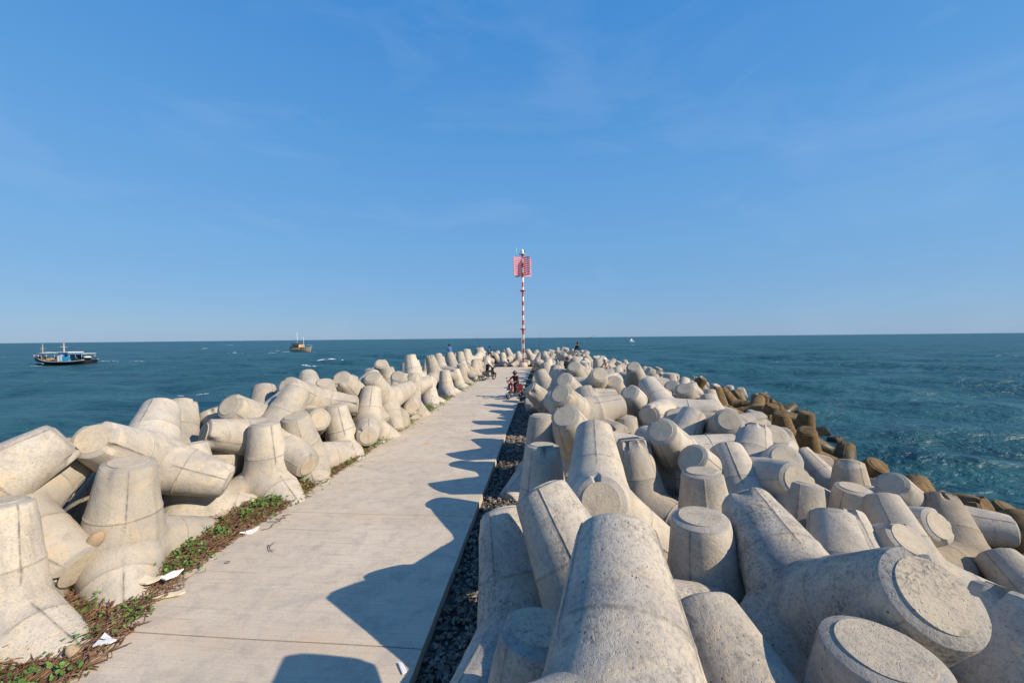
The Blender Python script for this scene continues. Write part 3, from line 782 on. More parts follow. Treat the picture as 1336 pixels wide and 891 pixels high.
# ------------------------------------------------------------------ people
def body(name, joints, bones, mats, parent):
    """joints: name -> (pos, radius); bones: (a, b, material slot)"""
    names = list(joints); idx = {n: i for i, n in enumerate(names)}
    me = bpy.data.meshes.new(name); me.from_pydata([joints[n][0] for n in names], [(idx[a], idx[b]) for a, b, _ in bones], [])
    o = link(bpy.data.objects.new('tmp', me)); sk = o.modifiers.new('s', 'SKIN'); sk.use_smooth_shade = True
    for n in names:
        d = me.skin_vertices[0].data[idx[n]]; r = joints[n][1]; d.radius = r if hasattr(r, '__len__') else (r, r); d.use_root = n == 'pelvis'
    ss = o.modifiers.new('u', 'SUBSURF'); ss.levels = 2; ss.render_levels = 2
    dg = bpy.context.evaluated_depsgraph_get(); ev = o.evaluated_get(dg)
    m2 = bpy.data.meshes.new_from_object(ev); m2.name = name
    bpy.data.objects.remove(o); bpy.data.meshes.remove(me)
    m2.materials.clear()
    for m in mats: m2.materials.append(m)
    segs = [(Vector(joints[a][0]), Vector(joints[b][0]), s) for a, b, s in bones]
    for p in m2.polygons:
        c = p.center; bd = None
        for a, b, s in segs:
            t = max(0, min(1, (c - a).dot(b - a) / max(1e-6, (b - a).length_squared))); d = (a + (b - a) * t - c).length
            if bd is None or d < bd[0]: bd = (d, s)
        p.material_index = bd[1]; p.use_smooth = True
    o = link(bpy.data.objects.new(name, m2)); o.parent = parent
    return o
def person(label, loc, rz, J, shirt, trousers, head='hair', hair=None, group=None, long_sleeve=True):
    """J gives joint positions: pelvis chest neck head elbowL handL kneeL footL (and R)"""
    t = thing('person', label, 'person', loc, rz, group)
    j = {'pelvis': (J['pelvis'], (.15, .12)), 'waist': (Vector(J['pelvis']).lerp(Vector(J['chest']), .5), (.145, .11)), 'chest': (J['chest'], (.17, .125)),
         'neck': (J['neck'], .06), 'chin': (Vector(J['neck']).lerp(Vector(J['head']), .45), .075), 'head': (J['head'], .10), 'crown': (Vector(J['head']) + Vector((0, 0, .07)), .085)}
    bones = [('pelvis', 'waist', 0), ('waist', 'chest', 0), ('chest', 'neck', 0), ('neck', 'chin', 2), ('chin', 'head', 2), ('head', 'crown', 2)]
    c = Vector(J['chest']); p = Vector(J['pelvis'])
    for s, k in ((1, 'L'), (-1, 'R')):
        sh = c + Vector((0, s * .18, .06)); hp = p + Vector((.02, s * .1, -.04))
        el = Vector(J['elbow' + k]); ha = Vector(J['hand' + k]); kn = Vector(J['knee' + k]); an = Vector(J['foot' + k])
        j['sh' + k] = (sh, .062); j['el' + k] = (el, .045); j['wr' + k] = (el.lerp(ha, .9), .032); j['ha' + k] = (ha + (ha - el).normalized() * .07, .036)
        j['hp' + k] = (hp, .09); j['kn' + k] = (kn, .062); j['an' + k] = (an, .042); j['toe' + k] = (an + Vector((.16, s * .02, -.045)), .035)
        bones += [('chest', 'sh' + k, 0), ('sh' + k, 'el' + k, 0), ('el' + k, 'wr' + k, 0 if long_sleeve else 2), ('wr' + k, 'ha' + k, 2),
                  ('pelvis', 'hp' + k, 1), ('hp' + k, 'kn' + k, 1), ('kn' + k, 'an' + k, 1), ('an' + k, 'toe' + k, 3)]
    b = body('body', j, bones, [shirt, trousers, M_SKIN, M_DARK], t)
    h = Vector(J['head'])
    m = MB()
    if head == 'helmet':
        m.ball(h + Vector((-.01, 0, .045)), (.145, .125, .13), 16, 10); ho = m.build('helmet', hair, t)
        v = MB(); v.box(h + Vector((.14, 0, .07)), (.09, .19, .02)); v.build('visor', M_DARK, ho)
    elif head == 'cap':
        m.ball(h + Vector((-.005, 0, .06)), (.118, .108, .1), 14, 8); m.box(h + Vector((.14, 0, .06)), (.14, .15, .015)); m.build('cap', hair, t)
    else:
        m.ball(h + Vector((-.022, 0, .045)), (.115, .108, .115), 14, 8); m.build('hair', M_HAIR, t)
    f = MB(); f.ball(h + Vector((.105, 0, -.01)), (.022, .016, .025), 8, 6); f.build('nose', M_SKIN, t)
    return t
def sitting(seat=.45, lean=.1, reach=.45, hz=.75):
    return dict(pelvis=(0, 0, seat + .1), chest=(lean, 0, seat + .5), neck=(lean + .03, 0, seat + .63), head=(lean + .07, 0, seat + .76),
                elbowL=(lean + .14, .26, seat + .3), elbowR=(lean + .14, -.26, seat + .3), handL=(reach, .12, hz), handR=(reach, -.14, hz),
                kneeL=(.42, .14, seat + .1), kneeR=(.42, -.14, seat + .1), footL=(.40, .14, seat - .36), footR=(.36, -.14, seat - .36))
def riding(s):
    return dict(pelvis=(-.2 * s, 0, .80), chest=(-.1, 0, 1.17), neck=(-.07, 0, 1.29), head=(-.03, 0, 1.41),
                elbowL=(.1, .3, 1.0), elbowR=(.1, -.3, 1.0), handL=(.36, .29, .99), handR=(.36, -.29, .99),
                kneeL=(.2, .2, .74), kneeR=(.2, -.2, .74), footL=(.14, .22, .34), footR=(.14, -.22, .34))

# ------------------------------------------------------------------ two small motorbikes
def motorbike(name, label, cat, loc, rz, wr, wb, front_col, body_col, fender_col, box=None):
    t = thing(name, label, cat, loc, rz)
    for x in (wb / 2, -wb / 2):
        m = MB(); m.torus((0, 0, 0), wr - .05, .05, 'y', 28, 8); w_ = m.build('wheel', M_BLACK, t); w_.location = (x, 0, wr)
        m = MB(); m.torus((0, 0, 0), wr - .095, .016, 'y', 24, 6); m.tube([(0, -.05, 0), (0, .05, 0)], .045, 10)
        for k in range(6):
            a = k * PI / 3; m.tube([(0, 0, 0), ((wr - .09) * math.cos(a), 0, (wr - .09) * math.sin(a))], .012, 5)
        m.build('rim', M_STEEL, w_)
    hx = wb / 2 - .20
    m = MB()
    for s in (-.07, .07): m.tube([(wb / 2, s, wr), (wb / 2 - .12, s, .62), (hx + .04, s * .6, .88)], [.026, .026, .022], 8)
    m.build('fork', M_STEEL, t)
    m = MB()
    n = 10
    for k in range(n):
        a0 = rad(20 + 120 * k / n); a1 = rad(20 + 120 * (k + 1) / n); r_ = wr + .03
        pts = [(wb / 2 + r_ * math.cos(a), y, wr + r_ * math.sin(a)) for a in (a0, a1) for y in (-.065, .065)]
        m.add(pts + [(x * 1.0, y, z + .012) for x, y, z in pts], [(0, 1, 3, 2), (4, 6, 7, 5), (0, 4, 5, 1), (2, 3, 7, 6), (0, 2, 6, 4), (1, 5, 7, 3)])
    m.build('front_fender', fender_col, t)
    m = MB(); m.box((hx + .02, 0, .66), (.12, .40, .48), Matrix.Rotation(rad(-18), 3, 'Y'), .75); m.build('leg_shield', front_col, t, .04)
    m = MB(); m.ball((hx + .06, 0, .95), (.12, .16, .10), 14, 8); hd = m.build('headlight_cowl', front_col, t)
    m = MB(); m.ball((hx + .145, 0, .95), (.045, .09, .06), 12, 8); m.build('headlight', M_WHITE, hd)
    m = MB(); m.tube([(hx - .1, -.33, 1.0), (hx, -.14, .99), (hx + .02, 0, .96), (hx, .14, .99), (hx - .1, .33, 1.0)], .016, 8); hb = m.build('handlebar', M_DARK, t)
    for s in (-1, 1):
        m = MB(); m.tube([(hx - .07, s * .27, 1.0), (hx - .07, s * .30, 1.15)], .007, 6); m.ball((hx - .07, s * .31, 1.17), (.015, .06, .04), 10, 6); m.build('mirror', M_DARK, hb)
        m = MB(); m.tube([(hx - .09, s * .24, .999), (hx - .125, s * .35, 1.003)], .023, 8); m.build('grip', M_BLACK, hb)
    m = MB(); m.box((.02, 0, .34), (.62, .26, .07)); m.build('footboard', M_DARK, t, .02)
    m = MB(); m.box((-.36, 0, .52), (.62, .30, .30), Matrix.Rotation(rad(6), 3, 'Y'), .82); m.ball((-.62, 0, .62), (.2, .13, .12), 12, 8); m.build('rear_body', body_col, t, .05)
    m = MB(); m.box((-.3, 0, .72), (.72, .25, .10), Matrix.Rotation(rad(3), 3, 'Y'), .88); m.build('seat', M_BLACK, t, .035)
    m = MB(); m.ball((-.815, 0, .60), (.03, .09, .05), 10, 6); m.build('tail_light', M_RED, t)
    m = MB(); m.tube([(-.15, -.16, .26), (-.5, -.17, .27), (-.82, -.17, .34)], [.03, .045, .05], 10); m.build('exhaust', M_STEEL, t)
    m = MB(); m.box((-.18, 0, .28), (.4, .2, .2)); m.build('engine', M_STEEL, t, .03)
    m = MB(); m.tube([(-.7, -.1, .74), (-.92, -.08, .76), (-.92, .08, .76), (-.7, .1, .74)], .012, 6); m.build('grab_rail', M_STEEL, t)
    m = MB(); m.box((-.80, 0, .45), (.02, .16, .11)); m.build('number_plate', M_WHITE, t)
    return t
fa, ra = onz(663.5, 521, 0), onz(679, 517.3, 0); cc_ = (fa + ra) / 2; hd_ = math.atan2(fa.y - ra.y, fa.x - ra.x)
motorbike('motor_scooter', 'dark red motor scooter with white front mudguard standing on the path', 'scooter', (cc_.x, cc_.y, .004), hd_, .23, 1.24, M_DKRED, M_MAROON, M_WHITE)
person('person in maroon jacket and dark helmet sitting on the dark red scooter', (cc_.x, cc_.y, .004), hd_, riding(1), cloth('maroon_cloth', (.085, .012, .02)), cloth('dark_trousers', (.022, .018, .024)), 'helmet', M_DARK)
ra, fa = onz(629.5, 497, 0), onz(646, 494.6, 0); cc_ = (fa + ra) / 2; hd_ = math.atan2(fa.y - ra.y, fa.x - ra.x)
motorbike('motorbike', 'black motorbike parked at the left path edge by the tetrapods', 'motorbike', (cc_.x, cc_.y, .004), hd_, .28, 1.30, M_DARK, M_DARK, M_DARK)
person('person in black with a white helmet sitting on the black motorbike', (cc_.x, cc_.y, .03), hd_, riding(1), cloth('black_cloth', (.018, .018, .02)), cloth('charcoal_trousers', (.03, .03, .035)), 'helmet', M_WHITE)

# anglers among the blocks; their rods are things of their own
def at_px(px, py, D): return Vector((0, 0, CH)) + ray(px, py) * D
def rod(label, base, tip):
    t = thing('fishing_rod', label, 'rod', base, 0, 'fishing rods at the jetty end'); d = Vector(tip) - Vector(base)
    m = MB(); m.tube([d * -.04, d * .06], .022, 8); m.build('handle', M_BLACK, t)
    m = MB(); m.tube([d * .06, d * .5, d * .8 + Vector((0, 0, -.03)), d + Vector((0, 0, -.12))], [.018, .014, .010, .006], 6); m.build('blank', M_DARK, t)
    m = MB(); m.ball(d * .1 + Vector((0, 0, -.05)), .045, 8, 6); m.build('reel', M_STEEL, t)
b1 = at_px(588, 457.5, 34); person('person in blue shirt sitting on top of the left tetrapods', (b1.x, b1.y, 1.65), rad(140), sitting(.45, .12), cloth('blue_cloth', (.05, .12, .32)), cloth('navy_trousers', (.02, .025, .05)), group=None)
b2 = at_px(639, 462, 47.5); person('person in grey-blue shirt sitting by the jetty head left of the beacon', (b2.x, b2.y, b2.z - .4), rad(100), sitting(.45, .2), cloth('greyblue_cloth', (.10, .16, .24)), cloth('black_trousers', (.02, .02, .022)))
b3 = at_px(749, 456, 33); person('person in black shirt leaning forward on top of the right tetrapods', (b3.x, b3.y, 1.72), rad(20), sitting(.45, .3, .55, .7), cloth('black_shirt', (.015, .016, .02)), cloth('pale_trousers', (.35, .34, .32)))
b4 = at_px(739.5, 476, 25.5); person('black haired person with only the head showing between right tetrapods', (b4.x, b4.y, b4.z - .85), rad(70), sitting(.45, .1), cloth('dark_green_cloth', (.03, .05, .035)), cloth('dark_cloth', (.02, .02, .025)))
b5 = at_px(793, 487, 24.5); person('person in white cap and pinkish shirt sitting among right tetrapods', (b5.x, b5.y, b5.z - .35), rad(200), sitting(.45, .15), cloth('pink_cloth', (.55, .36, .28)), cloth('khaki_trousers', (.3, .24, .16)), 'cap', M_WHITE)
b6 = onz(715, 489.5, -.05); person('person in black clothes sitting in shade beside the gravel strip end', (b6.x, b6.y, b6.z - .28), rad(150), sitting(.35, .12), cloth('black_jacket', (.016, .016, .018)), cloth('black_jeans', (.02, .02, .026)))
rod('thin dark rod leaning left beside the beacon', at_px(673.5, 455, 49), at_px(669, 436, 51))
rod('thin dark rod standing upright just right of the beacon', at_px(703.5, 453, 49), at_px(704.5, 432, 50))
rod('thin dark rod over the left tetrapods near the jetty head', at_px(626, 458, 45), at_px(623, 438, 47))
rod('thin dark rod slanting right above the right tetrapods', at_px(752, 452, 33.2), at_px(776, 436, 35))
bk = onz(706.5, 489, 0); t = thing('bucket', 'small black bucket on the path beside the seated person in black', 'bucket', (bk.x - .05, bk.y, 0))
m = MB(); m.tube([(0, 0, .006), (0, 0, .42)], [.15, .19], 16); m.build('pail', M_DARK, t)
m = MB(); m.torus((0, 0, .43), .19, .014, 'x'); m.build('rim', M_DARK, t)
m = MB(); m.tube([(.19 * math.cos(a), .03, .43 + .15 * math.sin(a)) for a in [PI * k / 8 for k in range(9)]], .008, 6); m.build('handle', M_STEEL, t)

# ------------------------------------------------------------------ boats
def hull(m_, L, B, Z, bow, stern, n=22, draft=.5):
    """lofted hull, bow towards +x; returns gunwale height function"""
    vs = []; fs = []; K = 7
    def prof(u):                                     # u 0 stern .. 1 bow
        hb = B / 2 * (min(1, .72 + u * 1.1) if u < .25 else 1) * (1 - max(0, (u - .55) / .45) ** 2.2)
        zs = Z + stern * max(0, .3 - u) ** 2 / .09 + bow * max(0, (u - .5) / .5) ** 2
        return max(hb, .03), zs
    for i in range(n + 1):
        u = i / n; hb, zs = prof(u)
        for k in range(2 * K + 1):
            s = (k - K) / K; a = abs(s); z = -draft + (zs + draft) * a ** 1.6; rake = .06 * L * max(0, (u - .8) / .2) * max(0, z) / (Z + bow)
            y = hb * math.copysign(min(1, a ** .55), s) if s else 0
            vs.append((-L / 2 + L * u * .94 + rake, y, z))
    W = 2 * K + 1
    for i in range(n):
        for k in range(W - 1): a = i * W + k; fs.append((a, a + W, a + W + 1, a + 1))
    fs.append(tuple(range(W)))
    m_.add(vs, fs, True)
    dk = [vs[i * W] for i in range(n + 1)]; dk2 = [vs[i * W + W - 1] for i in range(n + 1)]
    d = [(x, y * .93, z - .35) for x, y, z in dk] + [(x, y * .93, z - .35) for x, y, z in dk2]
    m_.add(d, [(i, i + 1, n + 2 + i, n + 1 + i) for i in range(n)])
    return lambda u: prof(u)
def rail(t, mat, L, prof, off=.05):
    m = MB(); 
    for s in (-1, 1):
        pts = []
        for i in range(23):
            u = i / 22; hb, zs = prof(u); pts.append((-L / 2 + L * u * .94 + .06 * L * max(0, (u - .8) / .2), s * hb, zs + off))
        m.tube(pts, .09, 6)
    return m.build('gunwale', mat, t)
def boat_black(loc, rz):
    L = 18.2; t = thing('fishing_boat', 'black hulled fishing boat with bright blue wheelhouse and two masts', 'boat', loc, rz, 'fishing boats at sea')
    m = MB(); p = hull(m, L, 4.6, .62, 1.75, .45); m.build('hull', M_HULL, t); rail(t, M_AWN, L, p)
    m = MB()
    for s in (-1, 1):
        for a, b in ((.70, .97),):
            pts = []
            for i in range(9):
                u = a + (b - a) * i / 8; hb, zs = p(u); pts.append((-L / 2 + L * u * .94 + .02 * L * max(0, (u - .8) / .2), s * (hb * .86 + .06), .18 + .3 * (i / 8)))
            m.tube(pts, .2, 6)
    m.build('bow_stripe', M_WHITE, t)
    w_ = MB(); w_.box((-2.6, 0, 1.9), (2.9, 2.9, 2.3)); wh = w_.build('wheelhouse', M_BLUE, t, .06)
    m = MB(); m.box((-2.6, 0, 3.14), (3.5, 3.5, .16)); m.build('roof', M_WHITE, wh)
    for s in (-1, 1):
        for x in (-3.4, -2.0): m = MB(); m.box((x, s * 1.46, 2.35), (.75, .06, .7)); m.build('window', M_GLASS if x < -3 else M_WHITE, wh)
    m = MB(); m.box((-1.7, 1.47, 1.6), (.6, .05, 1.6)); m.box((-1.7, -1.47, 1.6), (.6, .05, 1.6)); m.build('door', M_WHITE, wh)
    m = MB(); m.box((-.9, 0, 1.45), (.5, 3.0, 1.5)); m.build('engine_casing', M_WHITE, t, .05)
    m = MB(); m.tube([(-.7, 0, .6), (-.7, 0, 3), (-.65, 0, 5.6)], [.2, .18, .13], 10); m.tube([(-.7, -.9, 4.6), (-.7, .9, 4.6)], .07, 6); m.build('mast', M_MAST, t)
    m = MB(); m.tube([(6.0, 0, 1), (6.0, 0, 5.4)], [.13, .07], 10); m.tube([(6.0, -.6, 4.2), (6.0, .6, 4.2)], .05, 6); m.tube([(6.0, 0, 4.4), (7.2, 0, 2.6)], .04, 6); m.build('mast', M_MAST, t)
    a = MB(); n = 8
    vs = [(x, y, 2.95 + .25 * (1 - (y / 1.7) ** 2) + .04 * math.sin(x * 2.1)) for x in [-.4 + 5.6 * i / n for i in range(n + 1)] for y in (-1.7, -.85, 0, .85, 1.7)]
    fs = [(i * 5 + k, i * 5 + 5 + k, i * 5 + 6 + k, i * 5 + 1 + k) for i in range(n) for k in range(4)]
    a.add(vs + [(x, y, z - .06) for x, y, z in vs], fs + [tuple(reversed([q + len(vs) for q in f])) for f in fs], True); aw = a.build('awning', M_AWN, t)
    m = MB()
    for x in (0, 2.5, 5.0):
        for s in (-1, 1): m.tube([(x, s * 1.6, .7), (x, s * 1.6, 3.0)], .05, 6)
    m.build('awning_post', M_STEEL, aw)
    m = MB(); rr = random.Random(4)
    for i in range(14): m.box((rr.uniform(.2, 4.8), rr.uniform(-1.4, 1.4), .95 + rr.random() * .5), (rr.uniform(.4, 1), rr.uniform(.4, .9), rr.uniform(.4, .9)), Matrix.Rotation(rr.random(), 3, 'Z'))
    m.build('deck_gear', M_TAN, t, .04)
    m = MB()
    for i in range(6): m.ball((rr.uniform(4.6, 6.2), rr.uniform(-.8, .8), 1.3 + rr.random() * .5), (.5, .45, .4), 10, 6)
    m.build('net_heap', M_ORANGE, t)
    m = MB(); m.box((-6.3, 0, 2.75), (4.2, 3.2, .14)); ar = m.build('aft_roof', M_AWN, t)
    m = MB()
    for x in (-8.2, -6.3, -4.5):
        for s in (-1, 1): m.tube([(x, s * 1.5, 1), (x, s * 1.5, 2.7)], .05, 6)
    m.build('roof_post', M_STEEL, ar)
    m = MB()
    for i in range(9): m.ball((rr.uniform(-7.6, -4.8), rr.uniform(-1.2, 1.2), 1.3 + rr.random() * .5), (.55, .5, .45), 10, 6)
    m.build('net_heap', M_DARK, t)
    m = MB(); m.ball((-7.9, 0, 1.75), (.9, .8, .3), 12, 6); m.build('coracle', M_WHITE, t)
def boat_tan(loc, rz):
    L = 13.5; t = thing('fishing_boat', 'tan and orange wooden fishing boat with tall white mast', 'boat', loc, rz, 'fishing boats at sea')
    m = MB(); p = hull(m, L, 4.2, 1.2, 1.3, .5); m.build('hull', M_TAN, t); rail(t, M_AWN, L, p)
    m = MB(); m.box((-2.6, 0, 2.5), (5.0, 3.2, 2.5)); c = m.build('cabin', M_ORANGE, t, .08)
    m = MB(); m.box((-2.6, 0, 3.84), (5.6, 3.7, .16)); m.build('roof', M_DARK, c)
    for s in (-1, 1):
        for x in (-4.2, -3.1, -2.0, -.9): m = MB(); m.box((x, s * 1.61, 2.75), (.7, .06, .8)); m.build('window', M_GLASS, c)
    m = MB(); m.tube([(-3.2, 0, 3.8), (-3.2, 0, 9.6)], [.12, .07], 8); m.build('mast', M_WHITE, t)
    m = MB(); m.tube([(1.2, 0, 1.2), (1.2, 0, 7.2)], [.09, .05], 8); m.build('mast', M_WHITE, t)
    m = MB(); m.box((3.0, 0, 3.1), (3.4, 3.0, .12), Matrix.Rotation(rad(-4), 3, 'Y')); a = m.build('awning', M_BLUE, t)
    m = MB()
    for x in (1.6, 4.4):
        for s in (-1, 1): m.tube([(x, s * 1.3, 1.1), (x, s * 1.3, 3.05)], .05, 6)
    m.build('awning_post', M_STEEL, a)
    m = MB(); rr = random.Random(8)
    for i in range(8): m.ball((rr.uniform(.6, 4), rr.uniform(-1.2, 1.2), 1.35 + rr.random() * .4), (.5, .45, .4), 10, 6)
    m.build('net_heap', M_DARK, t)
    m = MB(); m.box((-6.0, 0, 1.7), (1.3, 2.6, 1.3)); m.build('stern_rack', M_DARK, t, .05)
    m = MB(); m.ball((-6.0, 0, 2.55), (.7, .9, .3), 10, 6); m.build('coracle', M_WHITE, t)
def boat_far(loc, rz):
    L = 8.6; t = thing('fishing_boat', 'tiny pale fishing boat near the horizon right of the beacon', 'boat', loc, rz, 'fishing boats at sea')
    m = MB(); p = hull(m, L, 3.2, 1.3, 1.2, .5); m.build('hull', M_LIGHTBLUE, t); rail(t, M_AWN, L, p)
    m = MB(); m.box((-1.0, 0, 2.5), (2.2, 2.2, 2.4)); c = m.build('cabin', M_WHITE, t, .06)
    m = MB(); m.box((-1.0, 0, 3.8), (2.7, 2.7, .2)); m.build('roof', M_DARK, c)
    m = MB(); m.tube([(1.3, 0, 1), (1.3, 0, 6)], .08, 8); m.build('mast', M_TAN, t)
    m = MB(); m.box((2.4, 0, 1.7), (1.4, 1.4, .8)); m.build('net_heap', M_DARK, t, .1)
camr = math.atan2(cr.y, cr.x)
q = onz(81, 474.0, SEA); boat_black((q.x, q.y, SEA - .1), camr + PI + rad(-6))
q = onz(394, 458.8, SEA); boat_tan((q.x, q.y, SEA - .05), camr + rad(-22))
q = onz(822, 446.5, SEA); boat_far((q.x, q.y, SEA - .1), camr + PI + rad(14))

# ------------------------------------------------------------------ breaking crests and wakes: foam lying on the waves
def foam():
    M = NT('sea_foam'); pos = M.n('ShaderNodeNewGeometry').outputs['Position']
    M.b.inputs['Base Color'].default_value = (.8, .83, .83, 1); M.b.inputs['Roughness'].default_value = .8
    rr = random.Random(17); m = MB()
    def streak(px, py, wpx, asp=.16, n=1):
        c = onz(px, py, SEA + .2); D = (c - Vector((0, 0, CH))).dot(cf); W = wpx / F * D
        k = max(10, int(W / .35)); 
        gaps = rr.uniform(0, 6.28)
        for i in range(k + 4):
            u = rr.uniform(-.5, .5)
            if math.sin(u * 17 + gaps) > .55: continue
            x = c + r0 * (u * W) + f0 * (rr.gauss(0, asp * W * .22) + .10 * W * math.sin(u * 5 + px))
            s = W * rr.uniform(.02, .07) * (1.15 - abs(u) * 1.6); s = max(s, .06)
            z = WAVE(x.x, x.y) + SEA + .05
            vs = []; nn = 9
            for j in range(nn):
                a = 2 * PI * j / nn; r_ = s * rr.uniform(.65, 1.25)
                X, Y = x.x + r_ * 1.9 * math.cos(a), x.y + r_ * .8 * math.sin(a); vs.append((X, Y, WAVE(X, Y) + SEA + .04))
            vs.append((x.x, x.y, z + s * .35)); m.add(vs, [(j, (j + 1) % nn, nn) for j in range(nn)], True)
    for a in ((429, 470.5, 42), (406, 479.5, 32), (337, 471.5, 16), (352, 490.5, 11), (371, 490.5, 11), (268, 455, 14), (308, 462, 20), (1011, 471.5, 11), (1139, 484, 10), (1326, 467, 14), (1302, 467.5, 8),
              (826, 450, 8), (236, 509, 9), (264, 508, 12), (55, 502, 9), (1046, 539, 7), (448, 468, 22), (12, 465, 16), (300, 450, 10), (940, 452, 7), (1068, 457, 9), (590, 470, 8), (700, 452, 6),
              (1000, 516, 5)): streak(*a)
    for i in range(9): streak(128 + i * 7, 471.5 + rr.uniform(-.4, .5), 9)
    for i in range(5): streak(43 + i * 3.5, 475 - i * .1, 6)
    for i in range(6): streak(352 + i * 5, 459.5 + rr.uniform(-.5, .5), 9)
    streak(413, 459, 9)
    tag(m.build('foam', M.m), 'white foam of breaking crests and boat wakes on the sea', 'foam', kind='stuff')
foam()

# ------------------------------------------------------------------ creeping vine along the left edge
def vine_edge(y):
    return float(np.interp(y, [2.5, 3.9, 4.8, 6.1, 8.6, 12, 20, 46], [-4.7, -5.0, -5.3, -5.52, -5.55, -5.55, -5.53, -5.5]))
def vines():
    rr = random.Random(31)
    ML = NT('vine_leaf'); oc = ML.n('ShaderNodeNewGeometry'); pos = oc.outputs['Position']
    c = ML.mix(ML.ramp(ML.noise(9, 3, .6, pos), [(.35, 0), (.65, 1)]), (.055, .13, .022), (.13, .24, .04))
    c = ML.mix(ML.ramp(ML.noise(23, 2, .5, pos), [(.62, 0), (.72, .8)]), c, (.36, .30, .05))
    ML.l(c, ML.b.inputs['Base Color']); ML.b.inputs['Roughness'].default_value = .45
    MS = NT('dry_stem'); pos = MS.n('ShaderNodeNewGeometry').outputs['Position']
    c = MS.mix(MS.ramp(MS.noise(7, 4, .6, pos), [(.35, 0), (.65, 1)]), (.10, .042, .022), (.26, .15, .085)); MS.l(c, MS.b.inputs['Base Color']); MS.b.inputs['Roughness'].default_value = .85
    ms, ml, md = MB(), MB(), MB()
    def ground_z(x, y): return .012 if x > -5.64 else .05
    def strand(x, y, L, a, r_, h=.05):
        pts = []; z = rr.uniform(.0, h)
        for i in range(6):
            pts.append((x, y, ground_z(x, y) + max(.003, z))); x += math.cos(a) * L / 5; y += math.sin(a) * L / 5; a += rr.gauss(0, .35); z += rr.gauss(0, .025); z = max(0, min(h * 1.6, z))
            if x > vine_edge(y) + .10: a = PI - a
        ms.tube(pts, [r_, r_, r_, r_ * .9, r_ * .8, r_ * .5], 4, False)
    def leaf(mm, x, y, z, s, a, tilt):
        R = Matrix.Rotation(a, 3, 'Z') @ Matrix.Rotation(tilt, 3, 'Y') @ Matrix.Rotation(rr.gauss(0, .4), 3, 'X')
        o = [(0, 0, 0), (.35, .36, .05), (.8, .34, .03), (1, 0, -.06), (.8, -.34, .03), (.35, -.36, .05), (.5, 0, -.03)]
        mm.add([Vector((x, y, z)) + R @ (Vector(p) * s) for p in o], [(0, 6, 1), (1, 6, 2), (2, 6, 3), (3, 6, 4), (4, 6, 5), (5, 6, 0)], True)
    for i in range(3600):
        y = 2.6 + (rr.random() ** 1.5) * 9; e = vine_edge(y); wd = float(np.interp(y, [3, 5, 6.5, 9, 12], [2.2, 1.25, .75, .45, .4]))
        x = e - wd * rr.random() ** 1.1 + rr.gauss(0, .04)
        dens = .5 + .9 * noise.noise((x * 1.3, y * 1.3, 3))
        if rr.random() < dens + .25: strand(x, y, rr.uniform(.25, .85), rr.choice((rr.gauss(1.9, .5), rr.gauss(-1.2, .5), rr.uniform(0, 6.28))), rr.choice((.0035, .005, .0065, .009)))
    for i in range(500):
        y = 8 + rr.random() * 30; strand(vine_edge(y) - .45 * rr.random() + rr.gauss(0, .08), y, rr.uniform(.3, .9), rr.gauss(1.6, .5), .007)
    # a few runners straying on to the slab
    for x, y, a, L in ((-5.2, 6.6, .5, .8), (-5.25, 6.9, .35, .9), (-5.3, 8.0, .3, .6), (-5.4, 7.2, .8, .7), (-5.0, 5.6, -.1, .4)): strand(x, y, L, a, .006, .02)
    clumps = []
    for i in range(85):
        y = 3.2 + rr.random() ** 1.3 * 5.5; e = vine_edge(y); wd = float(np.interp(y, [3, 5, 6.5, 9], [1.7, .95, .5, .3])); clumps.append((e - wd * rr.random() - .04, y, rr.uniform(.06, .18), rr.randint(20, 75)))
    y = 7.4
    while y < 40:
        if noise.noise((0, y * .45, 7)) > -.2: clumps.append((vine_edge(y) - rr.uniform(.0, .3), y, rr.uniform(.12, .26), rr.randint(35, 100)))
        y += rr.uniform(.12, .3) * (1 if y < 20 else 1.6)
    for cx, cy, r_, n in clumps:
        big = 1 if cy < 9 else 1.25
        for k in range(n):
            x, y = cx + rr.gauss(0, r_), cy + rr.gauss(0, r_ * 1.2); d = math.hypot(x - cx, y - cy) / r_
            leaf(ml, x, y, ground_z(x, y) + rr.uniform(.02, .16) * max(.3, 1.2 - d * .5), rr.uniform(.03, .06) * big, rr.uniform(0, 6.28), rr.gauss(-.35, .45))
    for i in range(900):
        y = 2.8 + rr.random() ** 1.3 * 8; e = vine_edge(y); leaf(md, e - 1.1 * rr.random() ** 1.2 * max(.4, (9 - y) / 6) + rr.gauss(0, .08), y, .02 + rr.random() * .05, rr.uniform(.02, .05), rr.uniform(0, 6.28), rr.gauss(0, .5))
    tag(ms.build('vine_stems', MS.m), 'reddish brown dry vine stems matted along the left path edge', 'vines', kind='stuff')
    tag(ml.build('vine_leaves', ML.m), 'green creeping vine leaves along the left path edge', 'vines', kind='stuff')
    MD = simple('dead_leaf', (.2, .11, .05), .9, var=.4, scale=15)
    tag(md.build('dead_leaves', MD), 'dead brown leaves among the vine stems', 'leaves', kind='stuff')
vines()

